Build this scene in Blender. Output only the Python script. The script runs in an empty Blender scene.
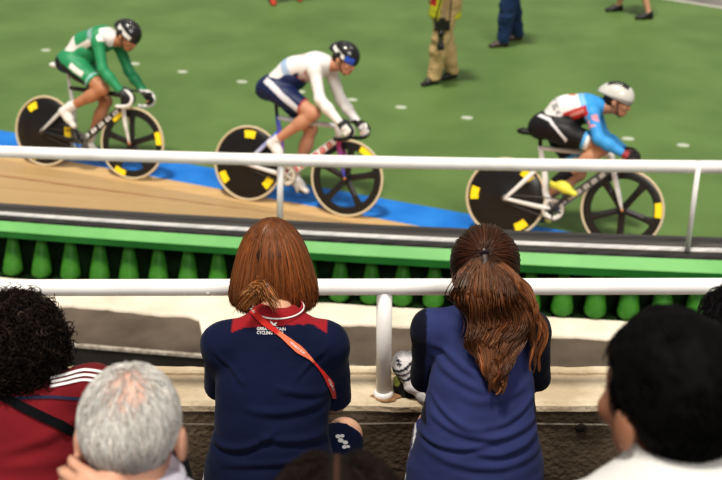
import bpy, bmesh, math, random
import numpy as np
from mathutils import Vector, Matrix
from mathutils.bvhtree import BVHTree

rng = np.random.default_rng(7)
random.seed(7)
COL = bpy.context.scene.collection
V3 = lambda *a: np.array(a, float)

# ------------------------------------------------------------------ camera geometry
CAMZ = 4.2; PITCH = math.radians(25); FPX = 1200.0
CP, SP = math.cos(PITCH), math.sin(PITCH)
CAM = V3(0, 0, CAMZ)

def ray(px, py):
    x = (px - 361.0) / FPX; v = (240.0 - py) / FPX
    return V3(x, CP + v * SP, -SP + v * CP)
def J(px, py, t): return CAM + t * ray(px, py)
def at_z(px, py, z):
    d = ray(px, py); return CAM + d * ((z - CAMZ) / d[2])
def at_y(px, py, y):
    d = ray(px, py); return CAM + d * (y / d[1])

# ------------------------------------------------------------------ materials
MATS = {}
def principled(name):
    m = bpy.data.materials.new(name); m.use_nodes = True
    nt = m.node_tree; b = nt.nodes['Principled BSDF']
    return m, nt, b
def plain(name, rgb, rough=.5, metal=0, coat=0, spec=.5):
    if name in MATS: return MATS[name]
    m, nt, b = principled(name)
    b.inputs['Base Color'].default_value = (*rgb, 1); b.inputs['Roughness'].default_value = rough
    b.inputs['Metallic'].default_value = metal; b.inputs['Coat Weight'].default_value = coat
    b.inputs['Specular IOR Level'].default_value = spec
    MATS[name] = m; return m
def noisy(name, c1, c2, scale, rough=.6, detail=6, bump=0, lo=.35, hi=.65, bscale=None, stretch=(1, 1, 1), spec=.4):
    if name in MATS: return MATS[name]
    m, nt, b = principled(name); N = nt.nodes; L = nt.links
    tc = N.new('ShaderNodeTexCoord'); mp = N.new('ShaderNodeMapping'); mp.inputs['Scale'].default_value = stretch
    L.new(tc.outputs['Object'], mp.inputs['Vector'])
    n = N.new('ShaderNodeTexNoise'); n.inputs['Scale'].default_value = scale; n.inputs['Detail'].default_value = detail
    L.new(mp.outputs[0], n.inputs['Vector'])
    r = N.new('ShaderNodeValToRGB'); r.color_ramp.elements[0].position = lo; r.color_ramp.elements[1].position = hi
    r.color_ramp.elements[0].color = (*c1, 1); r.color_ramp.elements[1].color = (*c2, 1)
    L.new(n.outputs['Fac'], r.inputs[0]); L.new(r.outputs[0], b.inputs['Base Color'])
    b.inputs['Roughness'].default_value = rough; b.inputs['Specular IOR Level'].default_value = spec
    if bump:
        n2 = N.new('ShaderNodeTexNoise'); n2.inputs['Scale'].default_value = bscale or scale * 6; n2.inputs['Detail'].default_value = 5
        L.new(mp.outputs[0], n2.inputs['Vector'])
        bp = N.new('ShaderNodeBump'); bp.inputs['Strength'].default_value = bump; bp.inputs['Distance'].default_value = .01
        L.new(n2.outputs['Fac'], bp.inputs['Height']); L.new(bp.outputs[0], b.inputs['Normal'])
    MATS[name] = m; return m
def vcol(name, rough=.6, spec=.3, bump=0, bscale=200, sheen=0, sss=0, coat=0, aniso=0):
    if name in MATS: return MATS[name]
    m, nt, b = principled(name); N = nt.nodes; L = nt.links
    a = N.new('ShaderNodeAttribute'); a.attribute_name = 'Col'
    L.new(a.outputs['Color'], b.inputs['Base Color'])
    b.inputs['Roughness'].default_value = rough; b.inputs['Specular IOR Level'].default_value = spec
    b.inputs['Sheen Weight'].default_value = sheen; b.inputs['Coat Weight'].default_value = coat
    b.inputs['Anisotropic'].default_value = aniso
    if sss:
        b.inputs['Subsurface Weight'].default_value = sss; b.inputs['Subsurface Radius'].default_value = (.01, .004, .002)
        b.inputs['Subsurface Scale'].default_value = 1.0
    if bump:
        tc = N.new('ShaderNodeTexCoord'); n2 = N.new('ShaderNodeTexNoise'); n2.inputs['Scale'].default_value = bscale; n2.inputs['Detail'].default_value = 4
        L.new(tc.outputs['Object'], n2.inputs['Vector'])
        bp = N.new('ShaderNodeBump'); bp.inputs['Strength'].default_value = bump; bp.inputs['Distance'].default_value = .002
        L.new(n2.outputs['Fac'], bp.inputs['Height']); L.new(bp.outputs[0], b.inputs['Normal'])
    MATS[name] = m; return m
def SKIN(): return vcol('skin', rough=.5, spec=.35, bump=.15, bscale=300, sss=.08)
def CLOTH(): return vcol('cloth', rough=.85, spec=.15, bump=.25, bscale=500, sheen=.05)
def LYCRA(): return vcol('lycra', rough=.5, spec=.35)
def PAINT(): return vcol('gloss_paint', rough=.3, spec=.5, coat=.3)
def HAIR(): return vcol('hair_strands', rough=.38, spec=.45, aniso=.3)
def HAIRM(): return vcol('hair_matte', rough=.62, spec=.2)

# ------------------------------------------------------------------ linking / tagging
def tag(o, label=None, cat=None, group=None, kind=None):
    if label: o['label'] = label
    if cat: o['category'] = cat
    if group: o['group'] = group
    if kind: o['kind'] = kind
    return o
def link_mesh(name, me, mat, parent=None):
    o = bpy.data.objects.new(name, me); COL.objects.link(o)
    if mat is not None:
        for m in (mat if isinstance(mat, (list, tuple)) else [mat]): me.materials.append(m)
    if parent: o.parent = parent
    return o
def empty(name, loc=(0, 0, 0), M=None):
    o = bpy.data.objects.new(name, None); COL.objects.link(o); o.empty_display_size = .1
    if M is not None: o.matrix_world = M
    else: o.location = loc
    return o
def np_mesh(name, V, F4=None, F3=None, col=None, smooth=True, mi=None):
    me = bpy.data.meshes.new(name)
    V = np.asarray(V, np.float32)
    F4 = np.zeros((0, 4), int) if F4 is None or len(F4) == 0 else np.asarray(F4)
    F3 = np.zeros((0, 3), int) if F3 is None or len(F3) == 0 else np.asarray(F3)
    nl = F4.size + F3.size; nf = len(F4) + len(F3)
    me.vertices.add(len(V)); me.vertices.foreach_set('co', V.ravel())
    me.loops.add(nl); me.loops.foreach_set('vertex_index', np.concatenate([F4.ravel(), F3.ravel()]).astype(np.int32))
    st = np.concatenate([np.arange(len(F4)) * 4, F4.size + np.arange(len(F3)) * 3]).astype(np.int32)
    me.polygons.add(nf); me.polygons.foreach_set('loop_start', st)
    if mi is not None: me.polygons.foreach_set('material_index', np.asarray(mi, np.int32))
    me.update(calc_edges=True); me.validate()
    me.polygons.foreach_set('use_smooth', np.full(len(me.polygons), bool(smooth)))
    if col is not None:
        a = me.color_attributes.new('Col', 'FLOAT_COLOR', 'POINT')
        c = np.ones((len(V), 4), np.float32); c[:, :3] = col
        a.data.foreach_set('color', c.ravel())
    return me

class MB:
    """collects pieces into ONE mesh; colours per vertex"""
    def __init__(s): s.v = []; s.f4 = []; s.f3 = []; s.c = []; s.n = 0
    def add(s, V, F4=(), F3=(), col=(.5, .5, .5)):
        V = np.asarray(V, float).reshape(-1, 3)
        F4 = np.asarray(F4, int).reshape(-1, 4); F3 = np.asarray(F3, int).reshape(-1, 3)
        s.v.append(V); s.f4.append(F4 + s.n); s.f3.append(F3 + s.n)
        c = np.asarray(col, float); c = np.tile(c, (len(V), 1)) if c.ndim == 1 else c
        s.c.append(c); s.n += len(V); return s
    def build(s, name, mat, parent=None, smooth=True, sharp=None):
        me = np_mesh(name, np.concatenate(s.v), np.concatenate(s.f4), np.concatenate(s.f3), np.concatenate(s.c), smooth)
        if sharp is not None:
            try: me.set_sharp_from_angle(angle=math.radians(sharp))
            except Exception: pass
        return link_mesh(name, me, mat, parent)
    # --- pieces
    def box(s, lo, hi, col=(.5, .5, .5), M=None):
        x0, y0, z0 = lo; x1, y1, z1 = hi
        V = np.array([(x0, y0, z0), (x1, y0, z0), (x1, y1, z0), (x0, y1, z0), (x0, y0, z1), (x1, y0, z1), (x1, y1, z1), (x0, y1, z1)], float)
        if M is not None: V = V @ np.array(M)[:3, :3].T + np.array(M)[:3, 3]
        # unshared corners keep box edges crisp under smooth shading
        F = [(0, 3, 2, 1), (4, 5, 6, 7), (0, 1, 5, 4), (1, 2, 6, 5), (2, 3, 7, 6), (3, 0, 4, 7)]
        VV = np.concatenate([V[list(f)] for f in F])
        return s.add(VV, np.arange(24).reshape(6, 4), col=col)
    def tube(s, P, r, sides=8, col=(.5, .5, .5), caps=True, flat=None, up=None):
        """P path points; r scalar/list; flat=(axis, factor) squashes the section along axis"""
        V, F = tube_geo(np.asarray(P, float), r, sides, up=up)
        n = len(P)
        if flat is not None:
            ax, fac = np.asarray(flat[0], float), flat[1]
            C = np.repeat(np.asarray(P, float), sides, 0); d = V - C
            V = V + np.outer(d @ ax, ax) * (fac - 1)
        if not caps: return s.add(V, F, col=col)
        C0, C1 = len(V), len(V) + 1
        c = col
        if np.ndim(col) == 2 and len(col) == n:
            c = np.repeat(np.asarray(col, float), sides, 0)
            c = np.concatenate([c, c[:1], c[-1:]])
        V = np.concatenate([V, [P[0]], [P[-1]]])
        F3 = [(C0, (i + 1) % sides, i) for i in range(sides)] + [(C1, (n - 1) * sides + i, (n - 1) * sides + (i + 1) % sides) for i in range(sides)]
        return s.add(V, F, F3, c)
    def ribbon(s, A, B, col):
        n = len(A); V = np.concatenate([A, B]); F = [(i, i + 1, n + i + 1, n + i) for i in range(n - 1)]
        return s.add(V, F, col=col)
    def lathe(s, prof, c, axis='y', seg=48, col=(.5, .5, .5), closed=False, a0=0, a1=2 * math.pi):
        """prof: list of (radius, along-axis offset)"""
        prof = np.asarray(prof, float); m = len(prof); full = abs(a1 - a0 - 2 * math.pi) < 1e-6
        ns = seg if full else seg + 1
        A = a0 + (a1 - a0) * np.arange(ns) / seg
        V = np.zeros((ns, m, 3))
        cs, sn = np.cos(A)[:, None], np.sin(A)[:, None]
        if axis == 'y': V[..., 0] = prof[:, 0] * cs; V[..., 2] = prof[:, 0] * sn; V[..., 1] = prof[:, 1]
        else: V[..., 0] = prof[:, 0] * cs; V[..., 1] = prof[:, 0] * sn; V[..., 2] = prof[:, 1]
        V = V.reshape(-1, 3) + np.asarray(c, float)
        F = []
        for i in range(seg):
            j = (i + 1) % ns
            for k in range(m if closed else m - 1):
                l = (k + 1) % m
                F.append((i * m + k, i * m + l, j * m + l, j * m + k) if axis == 'y' else (i * m + k, j * m + k, j * m + l, i * m + l))
        cc = col
        if np.ndim(col) == 2 and len(col) == m: cc = np.tile(np.asarray(col, float), (ns, 1))
        return s.add(V, F, col=cc)
    def ell(s, c, r, R=None, col=(.5, .5, .5), seg=14, rings=8):
        th = np.linspace(0, math.pi, rings + 1)[1:-1]; ph = np.arange(seg) * 2 * math.pi / seg
        T, Pp = np.meshgrid(th, ph, indexing='ij')
        V = np.stack([np.sin(T) * np.cos(Pp), np.sin(T) * np.sin(Pp), np.cos(T)], -1).reshape(-1, 3)
        V = np.concatenate([V, [(0, 0, 1), (0, 0, -1)]]) * np.asarray(r, float)
        if R is not None: V = V @ np.asarray(R, float)
        V = V + np.asarray(c, float)
        nr = rings - 1
        F4 = [(i * seg + j, (i + 1) * seg + j, (i + 1) * seg + (j + 1) % seg, i * seg + (j + 1) % seg) for i in range(nr - 1) for j in range(seg)]
        t, b = nr * seg, nr * seg + 1
        F3 = [(t, j, (j + 1) % seg) for j in range(seg)] + [(b, (nr - 1) * seg + (j + 1) % seg, (nr - 1) * seg + j) for j in range(seg)]
        return s.add(V, F4, F3, col)

def smooth_path(P, n=24):
    P = np.asarray(P, float)
    if len(P) == 2: return P[0] + (P[1] - P[0]) * np.linspace(0, 1, n)[:, None]
    Q = np.concatenate([[2 * P[0] - P[1]], P, [2 * P[-1] - P[-2]]])
    out = []
    m = len(P) - 1
    for u in np.linspace(0, m, n):
        i = min(int(u), m - 1); t = u - i
        a, b, c, d = Q[i], Q[i + 1], Q[i + 2], Q[i + 3]
        out.append(.5 * (2 * b + (c - a) * t + (2 * a - 5 * b + 4 * c - d) * t * t + (-a + 3 * b - 3 * c + d) * t ** 3))
    return np.array(out)
def tube_geo(P, r, sides, up=None):
    n = len(P); r = np.broadcast_to(np.asarray(r, float), (n,)) if np.ndim(r) == 0 else np.interp(np.linspace(0, 1, n), np.linspace(0, 1, len(r)), r)
    T = np.gradient(P, axis=0); T /= np.linalg.norm(T, axis=1)[:, None] + 1e-12
    u = np.asarray(up, float) if up is not None else (V3(0, 0, 1) if abs(T[0, 2]) < .9 else V3(1, 0, 0))
    X = np.zeros_like(P); Y = np.zeros_like(P)
    x = u - T[0] * (u @ T[0]); x /= np.linalg.norm(x)
    for i in range(n):
        x = x - T[i] * (x @ T[i]); x /= np.linalg.norm(x) + 1e-12
        X[i] = x; Y[i] = np.cross(T[i], x)
    A = np.arange(sides) * 2 * math.pi / sides
    V = P[:, None] + r[:, None, None] * (np.cos(A)[None, :, None] * X[:, None] + np.sin(A)[None, :, None] * Y[:, None])
    F = np.array([(i * sides + j, i * sides + (j + 1) % sides, (i + 1) * sides + (j + 1) % sides, (i + 1) * sides + j) for i in range(n - 1) for j in range(sides)])
    return V.reshape(-1, 3), F
def strands(paths, r0, r1, cols, sides=3, root=.6):
    """paths (N,M,3) -> V,F4,C of thin tapered tubes"""
    P = np.asarray(paths, float); N, M, _ = P.shape
    T = np.gradient(P, axis=1); T /= np.linalg.norm(T, axis=2)[..., None] + 1e-12
    u = V3(.31, .52, .8)[None, None]; X = u - T * (T * u).sum(-1)[..., None]; X /= np.linalg.norm(X, axis=2)[..., None] + 1e-9
    Y = np.cross(T, X)
    s = np.linspace(0, 1, M); rr = r0 + (r1 - r0) * s ** 2
    A = np.arange(sides) * 2 * math.pi / sides
    V = P[:, :, None] + rr[None, :, None, None] * (np.cos(A)[None, None, :, None] * X[:, :, None] + np.sin(A)[None, None, :, None] * Y[:, :, None])
    i = np.arange(M - 1)[:, None]; j = np.arange(sides)[None]
    q = np.stack([i * sides + j, i * sides + (j + 1) % sides, (i + 1) * sides + (j + 1) % sides, (i + 1) * sides + j], -1).reshape(-1, 4)
    F = (q[None] + (np.arange(N) * M * sides)[:, None, None]).reshape(-1, 4)
    cols = np.asarray(cols, float)
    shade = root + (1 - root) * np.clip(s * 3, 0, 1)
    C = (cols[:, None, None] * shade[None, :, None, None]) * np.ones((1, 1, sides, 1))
    return V.reshape(-1, 3), F, C.reshape(-1, 3)

# ------------------------------------------------------------------ noise in numpy
_perm = np.random.default_rng(3).random((32, 32, 32))
def vnoise(P, scale):
    q = P * scale; i = np.floor(q).astype(int); f = q - i; f = f * f * (3 - 2 * f)
    out = 0
    for a in (0, 1):
        for b in (0, 1):
            for c in (0, 1):
                w = (f[:, 0] if a else 1 - f[:, 0]) * (f[:, 1] if b else 1 - f[:, 1]) * (f[:, 2] if c else 1 - f[:, 2])
                out = out + w * _perm[(i[:, 0] + a) % 32, (i[:, 1] + b) % 32, (i[:, 2] + c) % 32]
    return out * 2 - 1
def fbm(P, scale, o=3):
    return sum(vnoise(P + 7.3 * k, scale * 2 ** k) * .5 ** k for k in range(o))

# ------------------------------------------------------------------ implicit bodies
def nrm(v): v = np.asarray(v, float); return v / (np.linalg.norm(v) + 1e-12)
class RC:   # tapered capsule, optionally flattened along n by factor q (>1 = thinner), optional cutting planes
    def __init__(s, a, b, r1, r2=None, n=None, q=1.0, cut=(), k=None):
        s.a, s.b, s.r1, s.r2 = np.asarray(a, float), np.asarray(b, float), r1, (r1 if r2 is None else r2)
        s.n = None if n is None else nrm(n); s.q = q; s.cut = list(cut); s.k = k
    def box(s):
        r = max(s.r1, s.r2); return np.minimum(s.a, s.b) - r, np.maximum(s.a, s.b) + r
    def grow(s, e, cut=None): return RC(s.a, s.b, s.r1 + e, s.r2 + e, s.n, s.q, s.cut if cut is None else cut, s.k)
    def __call__(s, P):
        pa = P - s.a; ba = s.b - s.a
        if s.n is not None:
            pa = pa + (pa @ s.n)[:, None] * s.n * (s.q - 1); ba = ba + (ba @ s.n) * s.n * (s.q - 1)
        h = np.clip(pa @ ba / (ba @ ba + 1e-12), 0, 1)
        d = np.linalg.norm(pa - h[:, None] * ba, axis=1) - (s.r1 + (s.r2 - s.r1) * h)
        for p, n in s.cut: d = np.maximum(d, (P - np.asarray(p, float)) @ nrm(n))
        return d
class EL:   # ellipsoid; R rows = axes
    def __init__(s, c, r, R=None, cut=(), k=None):
        s.c = np.asarray(c, float); s.r = np.asarray(r, float); s.R = np.eye(3) if R is None else np.asarray(R, float); s.cut = list(cut); s.k = k
    def box(s): m = s.r.max(); return s.c - m, s.c + m
    def grow(s, e, cut=None): return EL(s.c, s.r + e, s.R, s.cut if cut is None else cut, s.k)
    def __call__(s, P):
        q = (P - s.c) @ s.R.T
        k0 = np.linalg.norm(q / s.r, axis=1); k1 = np.linalg.norm(q / s.r ** 2, axis=1)
        d = k0 * (k0 - 1) / (k1 + 1e-9)
        for p, n in s.cut: d = np.maximum(d, (P - np.asarray(p, float)) @ nrm(n))
        return d
def implicit(prims, vox=.008, k=.03, cut=(), smooth=2, sub=()):
    lo = np.min([p.box()[0] for p in prims], 0) - 3 * vox; hi = np.max([p.box()[1] for p in prims], 0) + 3 * vox
    dim = np.ceil((hi - lo) / vox).astype(int) + 1
    F = np.full(dim, 1.0, np.float32)
    def blk(p, pad):
        a, b = p.box(); i0 = np.clip(np.floor((a - pad - lo) / vox).astype(int), 0, dim); i1 = np.clip(np.ceil((b + pad - lo) / vox).astype(int) + 1, 0, dim)
        sl = tuple(slice(i0[d], i1[d]) for d in range(3))
        g = np.stack(np.meshgrid(*[lo[d] + vox * np.arange(i0[d], i1[d]) for d in range(3)], indexing='ij'), -1)
        return sl, g.reshape(-1, 3), g.shape[:3]
    for p in prims:
        kk = p.k if p.k is not None else k
        sl, g, sh = blk(p, kk + 2 * vox)
        if g.size == 0: continue
        d = p(g).reshape(sh); f = F[sl]
        h = np.clip(.5 + .5 * (d - f) / kk, 0, 1)
        F[sl] = d * (1 - h) + f * h - kk * h * (1 - h)
    for p in sub:
        sl, g, sh = blk(p, .01)
        if g.size: F[sl] = np.maximum(F[sl], -p(g).reshape(sh))
    if cut:
        g = np.stack(np.meshgrid(*[lo[d] + vox * np.arange(dim[d]) for d in range(3)], indexing='ij'), -1)
        for p, n in cut: F = np.maximum(F, ((g - np.asarray(p, float)) @ nrm(n)).astype(np.float32))
    F[0] = F[-1] = 1; F[:, 0] = F[:, -1] = 1; F[:, :, 0] = F[:, :, -1] = 1
    return surf_nets(F, lo, vox, smooth)
def surf_nets(F, lo, vox, smooth):
    S = F < 0
    c = [F[a:F.shape[0] - 1 + a, b:F.shape[1] - 1 + b, d:F.shape[2] - 1 + d] for a in (0, 1) for b in (0, 1) for d in (0, 1)]
    cnt = sum((x < 0).astype(np.int8) for x in c)
    act = (cnt > 0) & (cnt < 8)
    I = np.argwhere(act); vals = np.stack([x[act] for x in c], 1)
    corners = np.array([(a, b, d) for a in (0, 1) for b in (0, 1) for d in (0, 1)], float)
    pos = np.zeros((len(I), 3)); n = np.zeros(len(I))
    for i in range(8):
        for j in range(i + 1, 8):
            if np.abs(corners[i] - corners[j]).sum() != 1: continue
            a, b = vals[:, i], vals[:, j]; m = (a < 0) != (b < 0)
            t = np.where(m, a / np.where(m, a - b, 1), 0)
            pos += np.where(m[:, None], corners[i] + t[:, None] * (corners[j] - corners[i]), 0); n += m
    V = lo + vox * (I + pos / n[:, None])
    idx = np.full(act.shape, -1, int); idx[act] = np.arange(len(I))
    Q = []
    for ax in range(3):
        u, w = [(1, 2), (2, 0), (0, 1)][ax]
        A = [slice(None)] * 3; B = [slice(None)] * 3; A[ax] = slice(0, -1); B[ax] = slice(1, None)
        s0, s1 = S[tuple(A)], S[tuple(B)]; E = np.argwhere(s0 != s1)
        E = E[(E[:, u] > 0) & (E[:, w] > 0) & (E[:, u] < F.shape[u] - 1) & (E[:, w] < F.shape[w] - 1)]
        flip = s0[tuple(E.T)]
        def g(du, dw):
            e = E.copy(); e[:, u] -= du; e[:, w] -= dw; return idx[tuple(e.T)]
        q = np.stack([g(1, 1), g(0, 1), g(0, 0), g(1, 0)], 1)
        q[~flip] = q[~flip][:, ::-1]
        Q.append(q)
    Q = np.concatenate(Q); Q = Q[(Q >= 0).all(1)]
    for _ in range(smooth):
        acc = np.zeros_like(V); w = np.zeros(len(V))
        for a in range(4):
            b = (a + 1) % 4
            np.add.at(acc, Q[:, a], V[Q[:, b]]); np.add.at(acc, Q[:, b], V[Q[:, a]]); np.add.at(w, Q[:, a], 1); np.add.at(w, Q[:, b], 1)
        V = V * .5 + .5 * acc / np.maximum(w, 1)[:, None]
    return V, Q
def vnormals(V, Q):
    n = np.cross(V[Q[:, 2]] - V[Q[:, 0]], V[Q[:, 3]] - V[Q[:, 1]]); N = np.zeros_like(V)
    for a in range(4): np.add.at(N, Q[:, a], n)
    return N / (np.linalg.norm(N, axis=1)[:, None] + 1e-12)
def body_obj(name, prims, mat, colf, parent=None, vox=.008, k=.03, cut=(), smooth=2, disp=None, sub=()):
    V, Q = implicit(prims, vox, k, cut, smooth, sub)
    c = colf(V) if callable(colf) else np.tile(np.asarray(colf, float), (len(V), 1))
    if disp is not None:
        N = vnormals(V, Q); V = V + N * disp(V, N)[:, None]
    me = np_mesh(name, V, Q, col=c)
    o = link_mesh(name, me, mat, parent); return o
def bvh_of(o):
    me = o.data; M = o.matrix_world
    return BVHTree.FromPolygons([M @ v.co for v in me.vertices], [tuple(p.vertices) for p in me.polygons])
def hit(bvh, px, py, off=.002):
    d = Vector(ray(px, py)).normalized()
    loc, n, i, dist = bvh.ray_cast(Vector(CAM), d)
    if loc is None: return None
    if n.dot(d) > 0: n = -n
    return np.array(loc + n * off)
def text_tris(body, font_scale=1.0, bold=0.0, extrude=0, space=1.0):
    cu = bpy.data.curves.new('lettering', 'FONT'); cu.body = body; cu.size = font_scale; cu.offset = bold; cu.resolution_u = 2
    cu.align_x = 'CENTER'; cu.align_y = 'CENTER'; cu.space_character = space
    o = bpy.data.objects.new('lettering', cu); COL.objects.link(o)
    bpy.context.view_layer.update()
    me = bpy.data.meshes.new_from_object(o.evaluated_get(bpy.context.evaluated_depsgraph_get()))
    bm = bmesh.new(); bm.from_mesh(me); bmesh.ops.triangulate(bm, faces=bm.faces[:])
    V = np.array([tuple(v.co) for v in bm.verts]); F = np.array([[v.index for v in f.verts] for f in bm.faces]); bm.free()
    bpy.data.objects.remove(o); bpy.data.curves.remove(cu); bpy.data.meshes.remove(me)
    return V, F

# ------------------------------------------------------------------ anatomy
def frame_of(fwd, up):
    f = nrm(fwd); l = nrm(np.cross(up, f)); u = np.cross(f, l); return np.array([f, l, u])   # rows: forward, left, up
def head_prims(c, R, s=1.0):
    """c: centre of the skull between the ears; R rows forward,left,up"""
    P = lambda f, l, u: np.asarray(c, float) + s * (f * R[0] + l * R[1] + u * R[2])
    E = lambda p, r, k=.012: EL(p, s * np.asarray(r), R, k=k)
    pr = [E(P(-.012, 0, .03), (.098, .077, .09), .03), E(P(.03, 0, -.02), (.068, .063, .085), .03),
          E(P(.058, 0, -.085), (.034, .038, .028), .03),
          RC(P(.088, 0, .0), P(.112, 0, -.036), .008 * s, .013 * s, k=.012),
          RC(P(.084, -.03, .016), P(.084, .03, .016), .012 * s, k=.014),
          RC(P(.092, -.016, -.063), P(.092, .016, -.063), .008 * s, k=.008), RC(P(.09, -.013, -.073), P(.09, .013, -.073), .008 * s, k=.008)]
    for sg in (-1, 1):
        pr += [E(P(.072, sg * .043, -.03), (.02, .022, .02), .02), EL(P(-.012, sg * .087, -.012), (.021 * s, .011 * s, .035 * s), R, k=.01), RC(P(-.002, sg * .08, -.04), P(.002, sg * .079, -.044), .008 * s, k=.008),
               EL(P(.083, sg * .031, .002), (.010 * s, .014 * s, .010 * s), R, k=.004)]
    return pr
def head_paint(V, col, c, R, s=1.0, skin=(.55, .33, .24)):
    q = (V - c) @ R.T / s
    def blob(f, l, u, r, cc):
        d = np.sqrt(((q - V3(f, l, u)) ** 2).sum(1)); m = d < r; col[m] = cc
    sk = np.asarray(skin)
    for sg in (-1, 1):
        d = np.sqrt(((q - V3(.093, sg * .031, .003)) / V3(.012, .0145, .0075)) ** 2 @ np.ones(3)); col[d < 1] = (.8, .78, .75)
        blob(.098, sg * .031, .003, .0075, (.05, .03, .02))
        m = (np.abs(q[:, 2] - .024) < .004) & (np.abs(sg * q[:, 1] - .033) < .019) & (q[:, 0] > .06); col[m] = sk * .25
    m = (q[:, 0] > .085) & (np.abs(q[:, 2] + .068) < .011) & (np.abs(q[:, 1]) < .024); col[m] = sk * V3(.85, .55, .55)
    return col
def hand_prims(w, d, n, th, L=1.0, curl=.5, spread=.12, k=.006):
    """wrist w, pointing d, palm normal n (fingers curl towards n), thumb side th"""
    d, n = nrm(d), nrm(n); n = nrm(n - d * (n @ d)); th = nrm(np.asarray(th, float) - d * (np.asarray(th) @ d) - n * (np.asarray(th) @ n))
    pr = []
    w = np.asarray(w, float)
    lens = [(.042, .025, .020), (.047, .029, .022), (.043, .027, .021), (.034, .021, .018)]
    for i in range(4):
        o = (1.5 - i) * .0205 * L
        base = w + d * .012 * L + th * o * .6; kn = w + d * (.088 - .004 * abs(i - 1)) * L + th * o
        pr.append(RC(base, kn, .0135 * L, .0112 * L, k=.012))
        p = kn; ang = 0
        dd = nrm(d + th * (1.5 - i) * spread * .5)
        for j in range(3):
            ang += curl * (1.0 if j else .75) * (1 + .06 * i)
            v = dd * math.cos(ang) + n * math.sin(ang)
            q = p + v * lens[i][j] * L
            r = (.0096, .0086, .0078, .007)
            pr.append(RC(p, q, r[j] * L, r[j + 1] * L, k=k)); p = q
    t0 = w + d * .02 * L + th * .022 * L; t1 = w + d * .05 * L + th * .05 * L + n * .012 * L
    t2 = t1 + nrm(d + th * .25 + n * (.3 + curl * .8)) * .034 * L; t3 = t2 + nrm(d + n * (.4 + curl) - th * .3) * .028 * L
    pr += [RC(t0, t1, .017 * L, .0125 * L, k=.012), RC(t1, t2, .0115 * L, .0102 * L, k=k), RC(t2, t3, .0098 * L, .008 * L, k=k)]
    return pr
def shoe_prims(heel, toe, up, s=1.0):
    """heel/toe: points on the sole line"""
    heel, toe = np.asarray(heel, float), np.asarray(toe, float); d = nrm(toe - heel); L = np.linalg.norm(toe - heel); up = nrm(np.asarray(up) - d * (np.asarray(up) @ d))
    side = np.cross(up, d)
    return [RC(heel + d * .035 + up * .036, heel + d * L * .55 + up * .032, .036 * s, .038 * s, k=.02), RC(heel + d * L * .5 + up * .03, toe - d * .04 + up * .024, .042 * s, .031 * s, up, 1.25, k=.02),
            RC(heel + d * .045 + up * .04, heel + d * .055 + up * .085, .037 * s, .036 * s, k=.02), RC(heel + d * .07 + up * .075, heel + d * L * .6 + up * .045, .034 * s, .03 * s, k=.02)]
# ================================================================== camera, light
cd = bpy.data.cameras.new('camera'); cam = bpy.data.objects.new('camera', cd); COL.objects.link(cam)
cam.location = CAM; cam.rotation_euler = (math.pi / 2 - PITCH, 0, 0)
cd.sensor_width = 36; cd.lens = FPX / 722 * 36; cd.clip_end = 200
cd.dof.use_dof = True; cd.dof.focus_distance = 3.55; cd.dof.aperture_fstop = 4.0; cd.dof.aperture_blades = 8
sc = bpy.context.scene; sc.camera = cam
sc.view_settings.view_transform = 'Standard'; sc.view_settings.look = 'Medium High Contrast'; sc.view_settings.exposure = 0.0
w = bpy.data.worlds.new('arena_air'); sc.world = w; w.use_nodes = True
w.node_tree.nodes['Background'].inputs[0].default_value = (1, .97, .92, 1); w.node_tree.nodes['Background'].inputs[1].default_value = .33
def sun(name, travel, strength, angle, col):
    d = bpy.data.lights.new(name, 'SUN'); d.energy = strength; d.angle = math.radians(angle); d.color = col
    o = bpy.data.objects.new(name, d); COL.objects.link(o); o.rotation_euler = Vector(travel).to_track_quat('-Z', 'Y').to_euler(); return o
sun('arena_key_light', (.16, .22, -1), 2.6, 8, (1, .94, .84))
sun('front_fill_light', (-.25, 1, -.85), 1.25, 20, (1, .96, .9))  # added fill from the camera side to lift upright whites, no real fixture

# ================================================================== track geometry
def inner_y(x): return 11.16 - .46 * (x + 3.58)
_ep = np.array([J(0, 205, 8.0), J(300, 222.5, 7.72), J(560, 235.5, 7.46), J(722, 239.5, 7.3)])
_py, _pz = np.polyfit(_ep[:, 0], _ep[:, 1], 2), np.polyfit(_ep[:, 0], _ep[:, 2], 2)
def _ext(p, x):
    xc = min(max(x, -3.2), 3.0); return float(np.polyval(p, xc) + (x - xc) * np.polyval(np.polyder(p), xc))   # curved in view, straight beyond
def edge_y(x): return _ext(_py, x)
def edge_z(x): return max(.35, _ext(_pz, x))
def wk(k): return max(0.0, (k - .07) / .93)
def wood_z(x, y): return 0.0 if y < edge_y(x) else wk((inner_y(x) - y) / (inner_y(x) - edge_y(x))) * edge_z(x)
def wood_n(x, y):
    e = .01; dx = (wood_z(x + e, y) - wood_z(x - e, y)) / (2 * e); dy = (wood_z(x, y + e) - wood_z(x, y - e)) / (2 * e)
    return nrm((-dx, -dy, 1))
def on_track(px, py):
    d = ray(px, py); t = 4.0
    while t < 40:
        p = CAM + d * t
        if p[2] <= wood_z(p[0], p[1]): return p
        t += .004
XS = np.linspace(-8, 7, 61)
def loft(name, lines, mat, kind='structure', label=None, cat=None, smooth=False, closed=False):
    """lines: list of functions x -> point; one strip along the track"""
    n = len(XS); V = np.concatenate([[f(x) for x in XS] for f in lines]); F = []
    for a in range(len(lines) - (0 if closed else 1)):
        b = (a + 1) % len(lines)
        F += [(a * n + i, a * n + i + 1, b * n + i + 1, b * n + i) for i in range(n - 1)]
    if closed: F = F
    o = link_mesh(name, np_mesh(name, V, F, smooth=smooth), mat); tag(o, label, cat, kind=kind); return o
ED = nrm((1, np.polyval(np.polyder(_py), 0), np.polyval(np.polyder(_pz), 0))); EN = nrm((ED[1], -ED[0], 0))        # along the rim, outward (towards the stand)
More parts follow.
